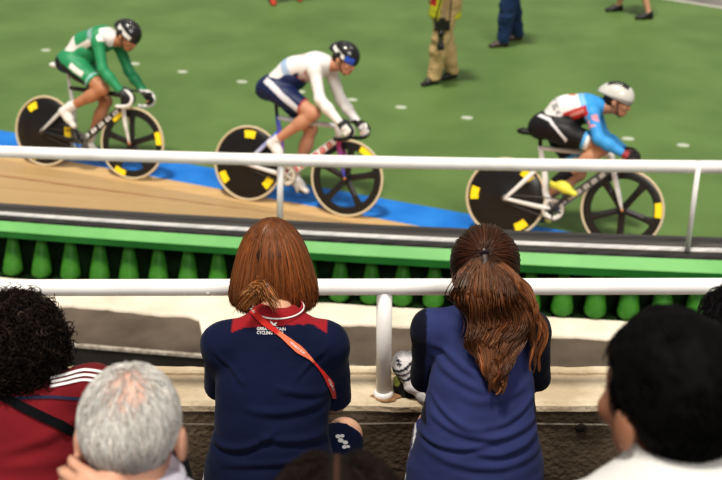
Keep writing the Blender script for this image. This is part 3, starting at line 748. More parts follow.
def make_rider(M, label, K, S):
    """K: joints in bike axes, S: style (colour functions, skin tone ...)"""
    skin = np.array(S['skin']); R = frame_of(K['look'], (0, 0, 1)); hc = V3(*K['head']); fwd = V3(1, 0, 0)
    nk, ch, pv = V3(*K['neck']), V3(*K['chest']), V3(*K['pelvis']); spn = nrm(nk - pv); dep = nrm(np.cross(spn, V3(0, 1, 0)))
    mid = (pv + ch) / 2 + dep * K.get('arch', .058) * (1 if dep[2] > 0 else -1)
    torso = [RC(pv, mid, .145, .135, dep, 1.35), RC(mid, ch, .135, .158, dep, 1.35), RC(ch, nk - spn * .05, .158, .10, dep, 1.4)]
    arms, legs, hands, feet = {}, {}, {}, {}
    for sg in (-1, 1):
        sh, el, wr = [V3(*K[k][sg]) for k in ('sh', 'el', 'wr')]; hp, kn, an = [V3(*K[k][sg]) for k in ('hip', 'knee', 'ank')]
        arms[sg] = [EL(sh, (.058, .058, .058)), RC(sh, el, .05, .037), RC(el, el + (wr - el) * .35, .038, .039), RC(el + (wr - el) * .35, wr, .039, .025)]
        mt = hp + (kn - hp) * .3
        legs[sg] = [RC(hp, mt, .098, .09), RC(mt, kn, .09, .054), EL(kn, (.054, .05, .056)), RC(kn, kn + (an - kn) * .35, .05, .055), RC(kn + (an - kn) * .3, an, .055, .033),
                    EL(kn + (an - kn) * .3 - nrm(np.cross(an - kn, V3(0, 1, 0))) * -.018, (.04, .04, .075), frame_of((an - kn), (0, 1, 0))[[1, 2, 0]])]
        hd = nrm(V3(*K['hdir'])); hands[sg] = hand_prims(wr, hd, V3(0, -sg * 1.0, -.25), V3(*K['thumb']), .98, curl=1.0, spread=.05)
        feet[sg] = (V3(*K['heel'][sg]), V3(*K['toe'][sg]))
    neckp = [RC(nk - spn * .03, hc + R[2] * -.05 - R[0] * .02, .062, .056)]
    allp = torso + neckp + head_prims(hc, R)
    footp = {}
    for sg in (-1, 1):
        h, t = feet[sg]; up = nrm(V3(*K['ank'][sg]) - h); footp[sg] = shoe_prims(h, t, up, .86)
        allp += arms[sg] + legs[sg] + hands[sg] + footp[sg]
    def cskin(V):
        c = np.tile(skin, (len(V), 1)); head_paint(V, c, hc, R, 1, skin)
        return c * (1 + .06 * vnoise(V, 25))[:, None]
    P = body_obj('person', allp, SKIN(), cskin, None, vox=.0075, k=.028)
    P.matrix_world = M; tag(P, label, 'person', 'racing cyclists on the track')
    # jersey: torso and sleeves to the wrist
    g = .009
    jp = [p.grow(g) for p in torso] + [RC(nk - spn * .04, nk + spn * .012, .07, .066)]
    for sg in (-1, 1):
        wr, el = V3(*K['wr'][sg]), V3(*K['el'][sg]); ax = nrm(wr - el); cutp = wr - ax * .02
        jp += [p.grow(.008, cut=[(cutp, ax)]) for p in arms[sg]]
    hem = pv - spn * .05
    body_obj('jersey', jp, LYCRA(), lambda V: S['jersey'](V, K), P, vox=.0075, k=.03, cut=[(hem, -spn)])
    sp = [RC(pv - spn * .07, pv + spn * .13, .152, .150, dep, 1.3)]
    for sg in (-1, 1):
        hp, kn = V3(*K['hip'][sg]), V3(*K['knee'][sg]); ax = nrm(kn - hp); cutp = hp + (kn - hp) * .74
        sp += [p.grow(.009, cut=[(cutp, ax)]) for p in legs[sg][:2]]
    body_obj('shorts', sp, LYCRA(), lambda V: S['shorts'](V, K), P, vox=.0075, k=.03)
    for sg in (-1, 1):
        an, kn = V3(*K['ank'][sg]), V3(*K['knee'][sg]); ax = nrm(kn - an)
        body_obj('sock', [RC(an - ax * .03, an + ax * .10, .041, .046, cut=[(an + ax * S.get('sock_h', .07), ax)])], CLOTH(), np.array(S['sock']), P, vox=.006)
        h, t = feet[sg]; up = nrm(an - h)
        def cshoe(V):
            c = np.tile(np.array(S['shoe']), (len(V), 1)); d = (V - h) @ up; c[d < .012] = (.03, .03, .03); return c
        body_obj('shoe', [p.grow(.006) for p in footp[sg]], vcol('shoe', .4, .4), cshoe, P, vox=.006)
        if S.get('glove'):
            wr, el = V3(*K['wr'][sg]), V3(*K['el'][sg]); ax = nrm(wr - el)
            gp = [p.grow(.0035) for p in hands[sg][:4] + hands[sg][4:5]] + [hands[sg][i].grow(.003) for i in range(len(hands[sg])) if i not in (3, 7, 11, 15)]
            def cgl(V, wr=wr, ax=ax):
                c = np.tile(np.array(S['glove']), (len(V), 1)); d = (V - wr) @ ax; c[d < .022] = S.get('glove_cuff', S['glove']); return c
            body_obj('glove', gp + [RC(wr - ax * .025, wr + ax * .03, .032, .034)], LYCRA(), cgl, P, vox=.006, k=.008)
    # helmet: vented shell, lifted above the brow
    hcen = hc - R[0] * .018 + R[2] * .035
    shell = [EL(hcen, (.140, .107, .122), R), EL(hcen - R[0] * .07 - R[2] * .008, (.092, .088, .085), R)]
    brim = [(hcen - R[2] * .026 + R[0] * .0, -R[2] - R[0] * .12)]
    vents = []
    for y in (-.062, -.032, 0, .032, .062):
        for (f0, f1) in ((.07, .035), (.015, -.03), (-.05, -.09)):
            up_ = .122 * math.sqrt(max(.05, 1 - (y / .107) ** 2))
            z = lambda f: up_ * math.sqrt(max(.05, 1 - (f / .147) ** 2)) + .004
            vents.append(RC(hcen + R[0] * f0 + R[1] * y * .95 + R[2] * z(f0), hcen + R[0] * f1 + R[1] * y * .95 + R[2] * z(f1), .012 if abs(y) > .05 else .014, k=.004))
    def chel(V):
        c = S['helmet'](np.stack([(V - hcen) @ R[0], (V - hcen) @ R[1], (V - hcen) @ R[2]], 1))
        for vv in vents: c[vv(V) < .004] = (.02, .02, .02)
        return c
    H = body_obj('helmet', shell, vcol('helmet', .28, .5, coat=.3), chel, P, vox=.006, k=.02, cut=brim, sub=vents)
    mb = MB()
    for sg in (-1, 1): mb.tube(smooth_path([hc + R[0] * .02 + R[1] * sg * .088 + R[2] * .03, hc + R[0] * .03 + R[1] * sg * .076 - R[2] * .06, hc + R[0] * .055 - R[2] * .122], 8), .004, 6, (.03, .03, .03))
    mb.build('chin_strap', CLOTH(), H)
    # hair below the shell at the nape
    if S.get('hair') is not None:
        body_obj('hair', [EL(hc - R[0] * .052 + R[2] * .0, (.066, .082, .075), R)] + ([RC(hc - R[0] * .1 - R[2] * .02, hc - R[0] * .13 - R[2] * .08, .03, .018)] if S.get('tail') else []), HAIRM(), np.array(S['hair']), P, vox=.007)
    return P

def pose(pdl, **o):
    K = dict(head=(.415, 0, 1.335), look=(.88, -.14, -.48), neck=(.25, 0, 1.28), chest=(.13, 0, 1.245), pelvis=(-.175, 0, 1.06),
             sh={-1: (.215, -.165, 1.225), 1: (.225, .165, 1.225)}, el={-1: (.315, -.215, .985), 1: (.335, .205, .985)}, wr={-1: (.53, -.205, .795), 1: (.53, .203, .795)},
             hdir=(.72, 0, -.62), thumb=(.65, 0, .76), hip={-1: (-.165, -.095, 1.01), 1: (-.165, .095, 1.01)})
    K.update(o)
    K['knee'], K['ank'], K['heel'], K['toe'] = {}, {}, {}, {}
    for sg in (-1, 1):
        p = pdl[sg]; pit = o.get('pitch', {-1: -38, 1: -22})[sg]; a = math.radians(pit); d = V3(math.cos(a), 0, math.sin(a)); u = V3(-math.sin(a), 0, math.cos(a))
        ball = p + u * .016; heel = ball - d * .165 ; toe = ball + d * .085
        an = heel + d * .055 + u * .085; hp = V3(*K['hip'][sg]); L1, L2 = o.get('limb', (.425, .435)); v = an - hp; D = min(np.linalg.norm(v), L1 + L2 - .01)
        v = v / np.linalg.norm(v); aa = (L1 * L1 - L2 * L2 + D * D) / (2 * D); hh = math.sqrt(max(0, L1 * L1 - aa * aa)); f = V3(1, sg * .05, .0); f = nrm(f - v * (f @ v))
        K['knee'][sg] = hp + v * aa + f * hh; K['ank'][sg] = an; K['heel'][sg] = heel; K['toe'][sg] = toe
    return K

def zones(V, K):
    """handy body coordinates: along-spine s (0 pelvis..1 neck), height above spine, sleeve mask"""
    pv, nk = V3(*K['pelvis']), V3(*K['neck']); ax = nk - pv; s = (V - pv) @ ax / (ax @ ax); dep = nrm(np.cross(nrm(ax), V3(0, 1, 0)));
    if dep[2] < 0: dep = -dep
    h = (V - pv - np.outer(s, ax)) @ dep
    arm = np.zeros(len(V))
    for sg in (-1, 1):
        sh, el, wr = [V3(*K[k][sg]) for k in ('sh', 'el', 'wr')]
        L = np.linalg.norm(el - sh); t1 = (V - sh) @ nrm(el - sh); p = sh + np.outer(np.clip(t1, 0, L), nrm(el - sh)); d1 = np.linalg.norm(V - p, axis=1)
        L2 = np.linalg.norm(wr - el); t2 = (V - el) @ nrm(wr - el); p2 = el + np.outer(np.clip(t2, 0, L2), nrm(wr - el)); d2 = np.linalg.norm(V - p2, axis=1)
        m1 = (d1 < .068) & (t1 > .0); m2 = d2 < .06
        arm = np.maximum(arm, np.where(m1, np.clip(t1, .001, L), 0)); arm = np.maximum(arm, np.where(m2 & (t2 > 0), L + np.clip(t2, 0, L2), 0))
    return s, h, arm
def legz(V, K, sg=-1):
    hp, kn = V3(*K['hip'][sg]), V3(*K['knee'][sg]); ax = kn - hp; t = (V - hp) @ ax / (ax @ ax); f = nrm(np.cross(V3(0, 1, 0), nrm(ax)))
    if f[2] < 0: f = -f
    return t, (V - hp - np.outer(t, ax)) @ f
GRN = V3(.03, .27, .115); GRN2 = V3(.02, .17, .08)
def jersey_green(V, K):
    s, h, a = zones(V, K); c = np.tile(GRN, (len(V), 1))
    side = np.abs(V[:, 1])
    m = (a == 0) & (s < .27 + .25 * np.clip(side - .05, 0, 1)); c[m] = WHT                       # white lower back
    m = (a == 0) & (s < .75) & (h < .055) & (h > -.005) & (side > .06); c[m] = WHT              # white flank stripe
    m = (a == 0) & (s < .8) & (h < -.005); c[m] = (.02, .16, .07)
    m = (s > .93) & (np.abs(h - .02) < .09) & (a == 0) ; c[m] = WHT
    m = (a == 0) & (s > .66) & (s < .78) & (h > .04); c[m] = (.25, .38, .36)
    return c
def shorts_green(V, K):
    c = np.tile(GRN, (len(V), 1)); 
    for sg in (-1, 1):
        t, f = legz(V, K, sg); m0 = V[:, 1] * sg > 0
        c[m0 & (f < -.03)] = (.012, .012, .014); c[m0 & (t > .15) & (t < .52) & (np.abs(f - .01) < .026) & (np.abs(V[:, 1]) > .08)] = WHT
        c[m0 & (t > .64) & (t < .70)] = (.25, .5, .45)
    return c
def helmet_black_white(q):
    c = np.tile(V3(.015, .015, .017), (len(q), 1)); m = (np.abs(np.abs(q[:, 1]) - .075) < .03) & (np.abs(q[:, 2] - .012 + .25 * (q[:, 0] - .02)) < .02) & (q[:, 0] > -.06) & (q[:, 0] < .105); c[m] = (.75, .74, .72); return c
def jersey_white(V, K):
    s, h, a = zones(V, K); c = np.tile(V3(.80, .78, .77), (len(V), 1))
    m = (a == 0) & (s > .26) & (s < .40) & (h > .02); c[m] = (.38, .50, .68)
    m = (a == 0) & (h < -.02) & (s > .2) & (s < .75); c[m] = (.75, .62, .62)
    blot = vnoise(V, 24); c[(a == 0) & (h < .0) & (s > .3) & (s < .7) & (blot > .25)] = (.45, .04, .06)
    c[(a == 0) & (s > .55) & (s < .78) & (h > .06) & (vnoise(V, 15) > .3)] = (.78, .58, .57)
    c[(a == 0) & (np.abs(h + .005) < .012) & (s > .15) & (s < .55)] = (.03, .05, .16)
    return c
def shorts_navy(V, K):
    c = np.tile(V3(.012, .022, .085), (len(V), 1))
    for sg in (-1, 1):
        t, f = legz(V, K, sg); m0 = V[:, 1] * sg > 0
        curve = .045 - .10 * np.clip(t + .05, 0, 1) ** 1.0
        c[m0 & (np.abs(V[:, 1]) > .08) & (np.abs(f - curve) < .027) & (t > -.25) & (t < .72)] = (.66, .66, .70)
        c[m0 & (t > .715)] = (.5, .08, .08)
    return c
def helmet_black_blue(q):
    c = np.tile(V3(.012, .012, .014), (len(q), 1)); m = (np.abs(np.abs(q[:, 1]) - .075) < .03) & (np.abs(q[:, 2] - .01 + .3 * (q[:, 0])) < .018) & (q[:, 0] > -.09) & (q[:, 0] < .06); c[m] = (.75, .75, .72)
    m = (np.abs(q[:, 1]) > .035) & (q[:, 2] < .02) & (q[:, 0] > .065); c[m] = (.03, .10, .55); return c
def jersey_blue(V, K):
    s, h, a = zones(V, K); c = np.tile(V3(.80, .78, .77), (len(V), 1)); bl = V3(.06, .34, .74)
    side = np.abs(V[:, 1])
    c[(a > 0) | ((s > .70) & (h > -.2))] = bl
    m = (a == 0) & (h < .045) & (h > -.035) & (s > .27) & (s < .80) & (side > .05); c[m] = (.50, .03, .03)
    m2 = m & (np.abs(h - .008) < .014) & (s > .4) & (s < .74); c[m2] = (.62, .25, .23)
    c[(a == 0) & (h < -.035) & (s < .8)] = (.02, .02, .02)
    c[(a == 0) & (s > .5) & (s < .64) & (h > .09) & (np.abs(V[:, 1]) < .06)] = (.7, .12, .08)
    c[(a == 0) & (s > .1) & (s < .24) & (h > .05) & (vnoise(V, 30) > .0)] = (.35, .35, .36)
    c[(s > .72) & (s < .82) & (h > .05) & (a == 0)] = (.25, .50, .78)
    c[(a > .03) & (a < .12) & (vnoise(V, 40) > .1) & (side > .19)] = (.75, .35, .45)
    return c
def shorts_black(V, K):
    c = np.tile(V3(.011, .010, .013), (len(V), 1))
    for sg in (-1, 1):
        t, f = legz(V, K, sg); m0 = V[:, 1] * sg > 0
        c[m0 & (t > .60)] = (.10, .40, .75); c[m0 & (t > .66) & (f < .05)] = (.78, .78, .78)
        c[m0 & (np.abs(V[:, 1]) > .08) & (np.abs(f - (.062 - .25 * np.clip(t + .1, 0, 1))) < .014) & (t < .35)] = (.7, .68, .72)
    return c
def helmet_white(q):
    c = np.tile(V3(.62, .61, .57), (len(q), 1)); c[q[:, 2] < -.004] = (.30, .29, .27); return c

base = dict(seat=((.02,) * 3, (.02,) * 3), down=((.02,) * 3, (.02,) * 3), top=BLACK, head=BLACK, chainstay=BLACK, seatstay=(SIL, SIL), fork=(WHT, WHT), post=BLACK, saddle=BLACK, stem=BLACK, tape=BLACK,
            ring=(.10, .10, .10), crank=(.07, .07, .07), glyphs=5, gsize=(.033, .019), gcol=[(.75, .74, .72)])
palA = dict(base, seatstay=((.66, .66, .64), (.45, .45, .44)), seat=(BLACK, (.55, .55, .53)), post=(.7, .7, .68), saddle=(.75, .74, .72), tape=(.78, .76, .74), stem=(.05, .05, .05), spoke=95)
palB = dict(base, seat=((.55, .05, .05), (.03, .12, .62)), down=((.70, .68, .66), (.74, .72, .70)), top=(.62, .64, .72), head=(.75, .73, .72), seatstay=((.03, .10, .60), (.75, .73, .74)), chainstay=(.74, .70, .70), fork=((.62, .03, .03), (.03, .08, .5)), glyphs=6, gsize=(.026, .022), gcol=[(.55, .03, .03)], ring=(.55, .50, .42), crank=(.6, .57, .52), spoke=87)
palC = dict(base, saddle_at=(.03, 0, -.07), seat=((.72, .71, .70), (.75, .74, .73)), down=((.20, .19, .19), (.12, .12, .12)), top=(.70, .69, .68), head=(.74, .73, .72), seatstay=((.76, .75, .73), (.76, .75, .73)), chainstay=(.70, .69, .67), fork=((.76, .75, .74), (.74, .73, .72)), post=BLACK, ring=(.62, .60, .58), crank=(.04, .04, .04), glyphs=6, gsize=(.024, .017), gcol=[(.74, .72, .70)], spoke=55)
MA = ground_frame((43, 166), (144, 181.5), 17)
MBk = ground_frame((244.5, 200.5), (345, 217), 17)
MC = ground_frame((502, 237.5), (614, 250), 16, True)
bA, pA_ = make_bike(MA, 'black track bicycle with silver seat stays, white bar tape and a black disc rear wheel', palA, 117, [124, 4, 244], [126, 16, 250])
bB, pB_ = make_bike(MBk, 'white, red and blue track bicycle with a black drop bar and blue seat stays', palB, 118, [90, 215, 327], [58])
bC, pC_ = make_bike(MC, 'white framed track bicycle with white fork and pale chainring, ridden ahead of the others', palC, 52, [176, 52, 304], [5])
make_rider(MA, 'cyclist in green and white long-sleeved jersey and black helmet, crouched on a black bicycle', pose(pA_, pelvis=(-.105, 0, 1.06), hip={-1: (-.10, -.095, 1.01), 1: (-.10, .095, 1.01)}, head=(.42, 0, 1.30), neck=(.26, 0, 1.265)), dict(skin=(.46, .22, .12), jersey=jersey_green, shorts=shorts_green, helmet=helmet_black_white, shoe=(.72, .71, .68), sock=(.75, .74, .72), sock_h=.11, glove=(.02, .02, .022), glove_cuff=(.05, .05, .05), hair=(.03, .018, .012), tail=True))
make_rider(MBk, 'cyclist in white long-sleeved jersey, navy shorts with pale curve and black helmet', pose(pB_, look=(.93, -.16, -.36)), dict(skin=(.55, .28, .18), jersey=jersey_white, shorts=shorts_navy, helmet=helmet_black_blue, shoe=(.74, .72, .71), sock=(.72, .66, .65), sock_h=.04, glove=(.72, .71, .69), glove_cuff=(.03, .03, .03), hair=(.05, .03, .02)))
make_rider(MC, 'cyclist in white and sky blue jersey with white vented helmet and yellow shoes', pose(pC_, pelvis=(-.065, 0, .99), hip={-1: (-.06, -.095, .945), 1: (-.06, .095, .945)}, chest=(.14, 0, 1.11), neck=(.27, 0, 1.145), head=(.42, 0, 1.20), look=(.96, -.1, -.22), sh={-1: (.235, -.165, 1.09), 1: (.24, .165, 1.09)}, el={-1: (.315, -.225, .90), 1: (.33, .21, .90)}, arch=.06, pitch={-1: -18, 1: -25}, limb=(.43, .435)),
           dict(skin=(.50, .26, .16), jersey=jersey_blue, shorts=shorts_black, helmet=helmet_white, shoe=(.74, .72, .10), sock=(.015, .014, .016), sock_h=.12, glove=(.03, .02, .022), glove_cuff=(.35, .05, .06), hair=(.03, .02, .015)))
# ================================================================== spectators on the stand (all face the track, +y)
def fold(z0, x0, x1, amp, wd, sag=0, tilt=0):
    """one cloth fold running across x0..x1 at height z0"""
    def f(V):
        xm = (x0 + x1) / 2; hw = (x1 - x0) / 2; u = (V[:, 0] - xm) / hw
        zc = z0 + tilt * (V[:, 0] - xm) + sag * u * u
        e = (V[:, 2] - zc) / wd; return amp * np.clip(1 - u ** 2, 0, 1) ** .5 * (np.exp(-e * e) - .75 * np.exp(-(e + 1.5) ** 2))
    return f
def hair_obj(P, shell, shellcol, groups, name='hair', vox=.006, k=.02, disp=None, cut=(), mat=None):
    mb = MB()
    if shell:
        V, Q = implicit(shell, vox, k, cut)
        if disp is not None: V = V + vnormals(V, Q) * disp(V)[:, None]
        mb.add(V, Q, col=np.array(shellcol))
    for paths, r0, r1, cols in groups:
        V, F, C = strands(paths, r0, r1, cols); mb.add(V, F, col=C)
    return mb.build(name, mat or HAIR(), P)
def tint(n, base, var, warm=0):
    b = np.array(base)[None] * np.exp(rng.normal(0, var, (n, 1))); b = b * (1 + warm * rng.normal(0, 1, (n, 1)) * V3(1, .1, -.5)[None]); return np.clip(b, 0, 1)

def seated(label, K, S):
    """K joints in world space (a = -x side, b = +x side); S style"""
    skin = np.array(S['skin']); R = frame_of(K['look'], K.get('headup', (0, 0, 1))); hs = K.get('hs', 1.0); hc = np.array(K['head'])
    st = K['st']; pts = [s[0] for s in st]; spn = nrm(pts[0] - pts[-1]); dep = nrm(np.cross(spn, V3(1, 0, 0)))
    tor = [RC(st[i][0], st[i + 1][0], st[i][1], st[i + 1][1], dep, (st[i][1] + st[i + 1][1]) / (st[i][2] + st[i + 1][2]), k=.04) for i in range(len(st) - 1)]
    nk = np.array(K['neck'])
    trap = [RC(nk - spn * .02, K['sh'][s], .052, .05, k=.05) for s in 'ab']
    up = {s: [EL(K['sh'][s], (K.get('shr', .06),) * 3), RC(K['sh'][s], K['el'][s], K.get('ar', (.053, .045))[0], K.get('ar', (.053, .045))[1])] for s in 'ab'}
    fore = {s: [RC(K['el'][s], K['el'][s] + (K['wr'][s] - K['el'][s]) * .35, .036, .04), RC(K['el'][s] + (K['wr'][s] - K['el'][s]) * .35, K['wr'][s], .04, .026)] for s in 'ab'}
    hand = {s: hand_prims(K['wr'][s], K['hd'][s][0], K['hd'][s][1], K['hd'][s][2], .95, K.get('curl', .45)) for s in 'ab'}
    thigh = {s: [RC(K['hip'][s], K['knee'][s], .088, .058)] for s in 'ab'}
    shin = {s: [RC(K['knee'][s], K['knee'][s] + (K['ank'][s] - K['knee'][s]) * .35, .052, .054), RC(K['knee'][s] + (K['ank'][s] - K['knee'][s]) * .35, K['ank'][s], .054, .035)] for s in 'ab'}
    foot = {}
    for s in 'ab':
        h = K['ank'][s] * V3(1, 1, 0) + V3(0, -.055, K['floor']); foot[s] = shoe_prims(h, h + V3(0, .235, 0), (0, 0, 1), .9)
    neckp = [RC(nk - spn * .03, hc - R[2] * .05 * hs - R[0] * .02 * hs, .058 * S.get('nk', 1), .054 * S.get('nk', 1))]
    allp = [p.grow(-.022) for p in tor + trap] + neckp + head_prims(hc, R, hs)
    for s in 'ab': allp += [p.grow(-.010) for p in up[s]] + fore[s] + hand[s] + thigh[s] + shin[s] + foot[s]
    def cskin(V):
        c = np.tile(skin, (len(V), 1))
        if 'bald' in S: c[(V - hc) @ R[2] > .05] = S['bald']
        head_paint(V, c, hc, R, hs, skin)
        return c * (1 + .08 * fbm(V, 18))[:, None]
    P = body_obj('person', allp, SKIN(), cskin, None, vox=.007, k=.028); tag(P, label, 'person')
    # shirt
    sl = S.get('sleeve', 1.0); sp = tor + trap
    for s in 'ab':
        ax = nrm(K['el'][s] - K['sh'][s])
        if sl <= 1.5: sp = sp + [up[s][0]] + [up[s][1].grow(S.get('slack', .004), cut=[(K['sh'][s] + (K['el'][s] - K['sh'][s]) * sl, ax)])]
        else:
            wx = nrm(K['wr'][s] - K['el'][s]); sp = sp + up[s] + [q.grow(.012, cut=[(K['wr'][s] - wx * .02, wx)]) for q in fore[s]]
    fl = S.get('folds', []); low = pts[-1] - spn * .02
    def disp(V, N):
        d = fbm(V, 7, 3) * .0045 + fbm(V * V3(.6, 1, 1.6), 22, 2) * .0012
        back = np.clip(-N[:, 1] * 2, 0, 1)
        for f in fl: d = d + f(V) * back
        return d
    neckcut = [(nk + spn * S.get('ncut', .022), spn)]
    SH = body_obj('shirt', sp, CLOTH(), S['shirt'], P, vox=.0065, k=S.get('kk', .03), cut=[(low, -spn)] + neckcut, disp=disp)
    # shorts / trousers
    bp = [RC(pts[-1] - spn * .02, pts[-1] + spn * .05, st[-1][1] * .96, st[-1][1] * .92, dep, st[-1][1] / st[-1][2])]
    for s in 'ab':
        ax = nrm(K['knee'][s] - K['hip'][s])
        bp += [thigh[s][0].grow(.014, cut=[(K['hip'][s] + (K['knee'][s] - K['hip'][s]) * S.get('short', .82), ax)] if S.get('short', .82) < 1 else ())]
        if S.get('short', .82) >= 1: bp += [q.grow(.012, cut=[(K['ank'][s] + V3(0, 0, .02), V3(0, 0, -1))]) for q in shin[s]]
    SHO = body_obj('shorts' if S.get('short', .82) < 1 else 'trousers', bp, CLOTH(), S['pants'], P, vox=.008, k=.03, disp=lambda V, N: fbm(V, 9, 3) * .004)
    for s in 'ab': body_obj('shoe', [q.grow(.007) for q in foot[s]], vcol('shoe', .4, .4), np.array(S.get('shoe', (.6, .6, .6))), P, vox=.009)
    return P, SH, SHO, R, hc
def legs(px_hip, hy, hz, knee_y, kz, floor, spread=.1, ks=.13):
    return dict(hip={'a': V3(px_hip - spread, hy, hz), 'b': V3(px_hip + spread, hy, hz)}, knee={'a': V3(px_hip - ks, knee_y, kz), 'b': V3(px_hip + ks, knee_y, kz)},
                ank={'a': V3(px_hip - ks, knee_y + .0, floor + .09), 'b': V3(px_hip + ks, knee_y + .0, floor + .09)}, floor=floor)
HD = {'a': (V3(.75, .65, -.1), V3(0, 0, -1), V3(.3, -.2, .1) + V3(.0, .9, 0)), 'b': (V3(-.75, .65, -.1), V3(0, 0, -1), V3(0, .9, 0))}
def decal(bvh, P, name, V2, F, cx, cy, sx, ang, mat, off=.0025):
    """flat artwork (V2,F) wrapped on a garment; cx,cy anchor, sx scale (photo units)"""
    ca, sa = math.cos(ang), math.sin(ang); out = []
    for v in V2:
        x, y = v[0] * sx, -v[1] * sx; p = hit(bvh, cx + x * ca - y * sa, cy + x * sa + y * ca, off)
        out.append(p)
    good = [i for i, p in enumerate(out) if p is not None]; mp = {i: j for j, i in enumerate(good)}
    FF = [[mp[i] for i in f] for f in F if all(i in mp for i in f)]
    if not good: print('decal missed', name); return None
    V = np.array([out[i] for i in good]); Mi = np.array(P.matrix_world.inverted()); V = V @ Mi[:3, :3].T + Mi[:3, 3]
    F4 = [f for f in FF if len(f) == 4]; F3 = [f for f in FF if len(f) == 3]
    return link_mesh(name, np_mesh(name, V, F4, F3, smooth=False), mat, P)
def strip2d(P, w, n=30):
    P = smooth_path([(*p, 0) for p in P], n); T = np.gradient(P, axis=0); T /= np.linalg.norm(T, axis=1)[:, None]; Nn = np.stack([-T[:, 1], T[:, 0], T[:, 2]], 1)
    w = np.interp(np.linspace(0, 1, n), np.linspace(0, 1, np.size(w)), np.atleast_1d(w))[:, None] / 2
    V = np.concatenate([P + Nn * w, P - Nn * w]); return V, [(i, i + 1, n + i + 1, n + i) for i in range(n - 1)]
def merge2d(parts):
    V, F, o = [], [], 0
    for v, f in parts: V.append(np.asarray(v, float)[:, :2]); F += [[i + o for i in q] for q in f]; o += len(v)
    return np.concatenate(V), F
def px2d(V): return np.stack([V[:, 0], -V[:, 1]], 1)           # pixel-style coordinates (y down) to artwork coordinates
M_WPRINT = plain('white_print', (.78, .77, .76), .7)

# ------------------------------------------------------------------ woman with the auburn bob
NAVY = V3(.0075, .012, .042)
cN = J(277, 312, 3.56); ZY = 2.499
KL = dict(head=J(273, 268, 3.64), look=(.03, 1, -.10), neck=cN,
          st=[(J(275, 366, 3.57), .148, .088), (J(273, 392, 3.58), .162, .10), (J(272, 432, 3.60), .162, .112), (J(270, 474, 3.64), .192, .128), (J(267, 512, 3.68), .205, .135)],
          shr=.056, sh={'a': J(225, 345, 3.57), 'b': J(327, 345, 3.57)}, el={'a': J(221, 388, 3.73), 'b': J(334, 400, 3.74)}, wr={'a': J(255, 408, 3.96), 'b': J(300, 408, 3.96)}, hd=HD, **legs(-.285, 2.95, 1.892, 3.32, 1.96, 1.36, spread=.118))
KL['knee']['b'] = J(344, 436, 3.93); KL['ank']['b'] = V3(-.06, 3.31, 1.45)
def shirtL(V):
    c = np.tile(NAVY, (len(V), 1)) * (1 + .15 * fbm(V, 6))[:, None]
    u = (V[:, 0] - cN[0] - .01) / .14; e = np.where((V[:, 2] > ZY - .030 * u * u) & (np.abs(u) < 1.0), 0, 2)
    c[e < 1] = (.30, .018, .025)
    return c
def shortsL(V):
    c = np.tile(NAVY * 1.1, (len(V), 1)); d = KL['st'][-1][0]; m = (V[:, 0] < d[0] - .165)
    t = (V[:, 2] - d[2]) / .022; c[m & (np.mod(t, 1) < .5)] = (.72, .72, .74); return c
zf = lambda py: J(270, py, 3.5)[2]
PL, SHL, SOL, RL, hL = seated('woman with auburn bob, navy shirt and red lanyard, leaning on the railing', KL,
    dict(skin=(.62, .36, .25), shirt=shirtL, pants=shortsL, sleeve=.98, short=.97, shoe=(.1, .1, .12), slack=.008, kk=.038,
         folds=[fold(zf(450), -.47, -.24, .010, .011, .03, .30), fold(zf(440), -.30, -.08, .008, .012, .0, -.14), fold(zf(408), -.34, -.08, .007, .013, .01, .03), fold(zf(392), -.25, -.06, .006, .011, 0, -.3), fold(zf(463), -.42, -.10, .007, .011, -.02, .05), fold(zf(360), -.19, -.09, .005, .010, 0, .8), fold(zf(365), -.44, -.34, .005, .010, 0, -.8)]))
bL = bvh_of(SHL)
# collar with a white edge
mb = MB(); ax = nrm(V3(0, .16, 1)); A = np.linspace(0, 2 * math.pi, 33); rings = []
for (r, h) in ((.078, -.022), (.074, .006), (.069, .022), (.064, .024)): rings.append(np.array([cN + V3(.005, .0, 0) + V3(r * math.cos(a) * 1.05, r * math.sin(a), 0) + ax * h for a in A]))
for i in range(3): mb.ribbon(rings[i], rings[i + 1], (.30, .018, .025))
mb.tube(rings[1] * .5 + rings[2] * .5 + V3(0, 0, .001), .0028, 6, (.8, .78, .76)); mb.build('collar', CLOTH(), PL)
# printed emblem and wording
v1, f1 = text_tris('GREAT BRITAIN', 1, .02, space=1.05); v2, f2 = text_tris('CYCLING TEAM', 1, .02, space=1.05)
v1[:, 0] *= 28.5 / np.ptp(v1[:, 0]); v2[:, 0] *= 26 / np.ptp(v2[:, 0]); v1[:, 1] *= 4.4; v2[:, 1] *= 4.4; v1[:, 1] += 1.9; v2[:, 1] -= 2.1; v2[:, 0] -= 1.2
decal(bL, PL, 'shirt_lettering', *merge2d([(v1, f1), (v2, f2)]), 271.3, 331, 1.0, math.radians(1), M_WPRINT, .002)
mk = [strip2d([(264, 324.5), (268, 325), (271, 323)], [1.2, 1.8, .8]), strip2d([(270.5, 320), (274, 324.5), (279.5, 319.5)], [1.4, 1.8, 1.2]), strip2d([(274, 324.5), (276.5, 326)], [1.6, .8])]
V2, F2 = merge2d(mk); decal(bL, PL, 'shirt_emblem', px2d(V2), F2, 0, 0, 1, 0, M_WPRINT, .002)
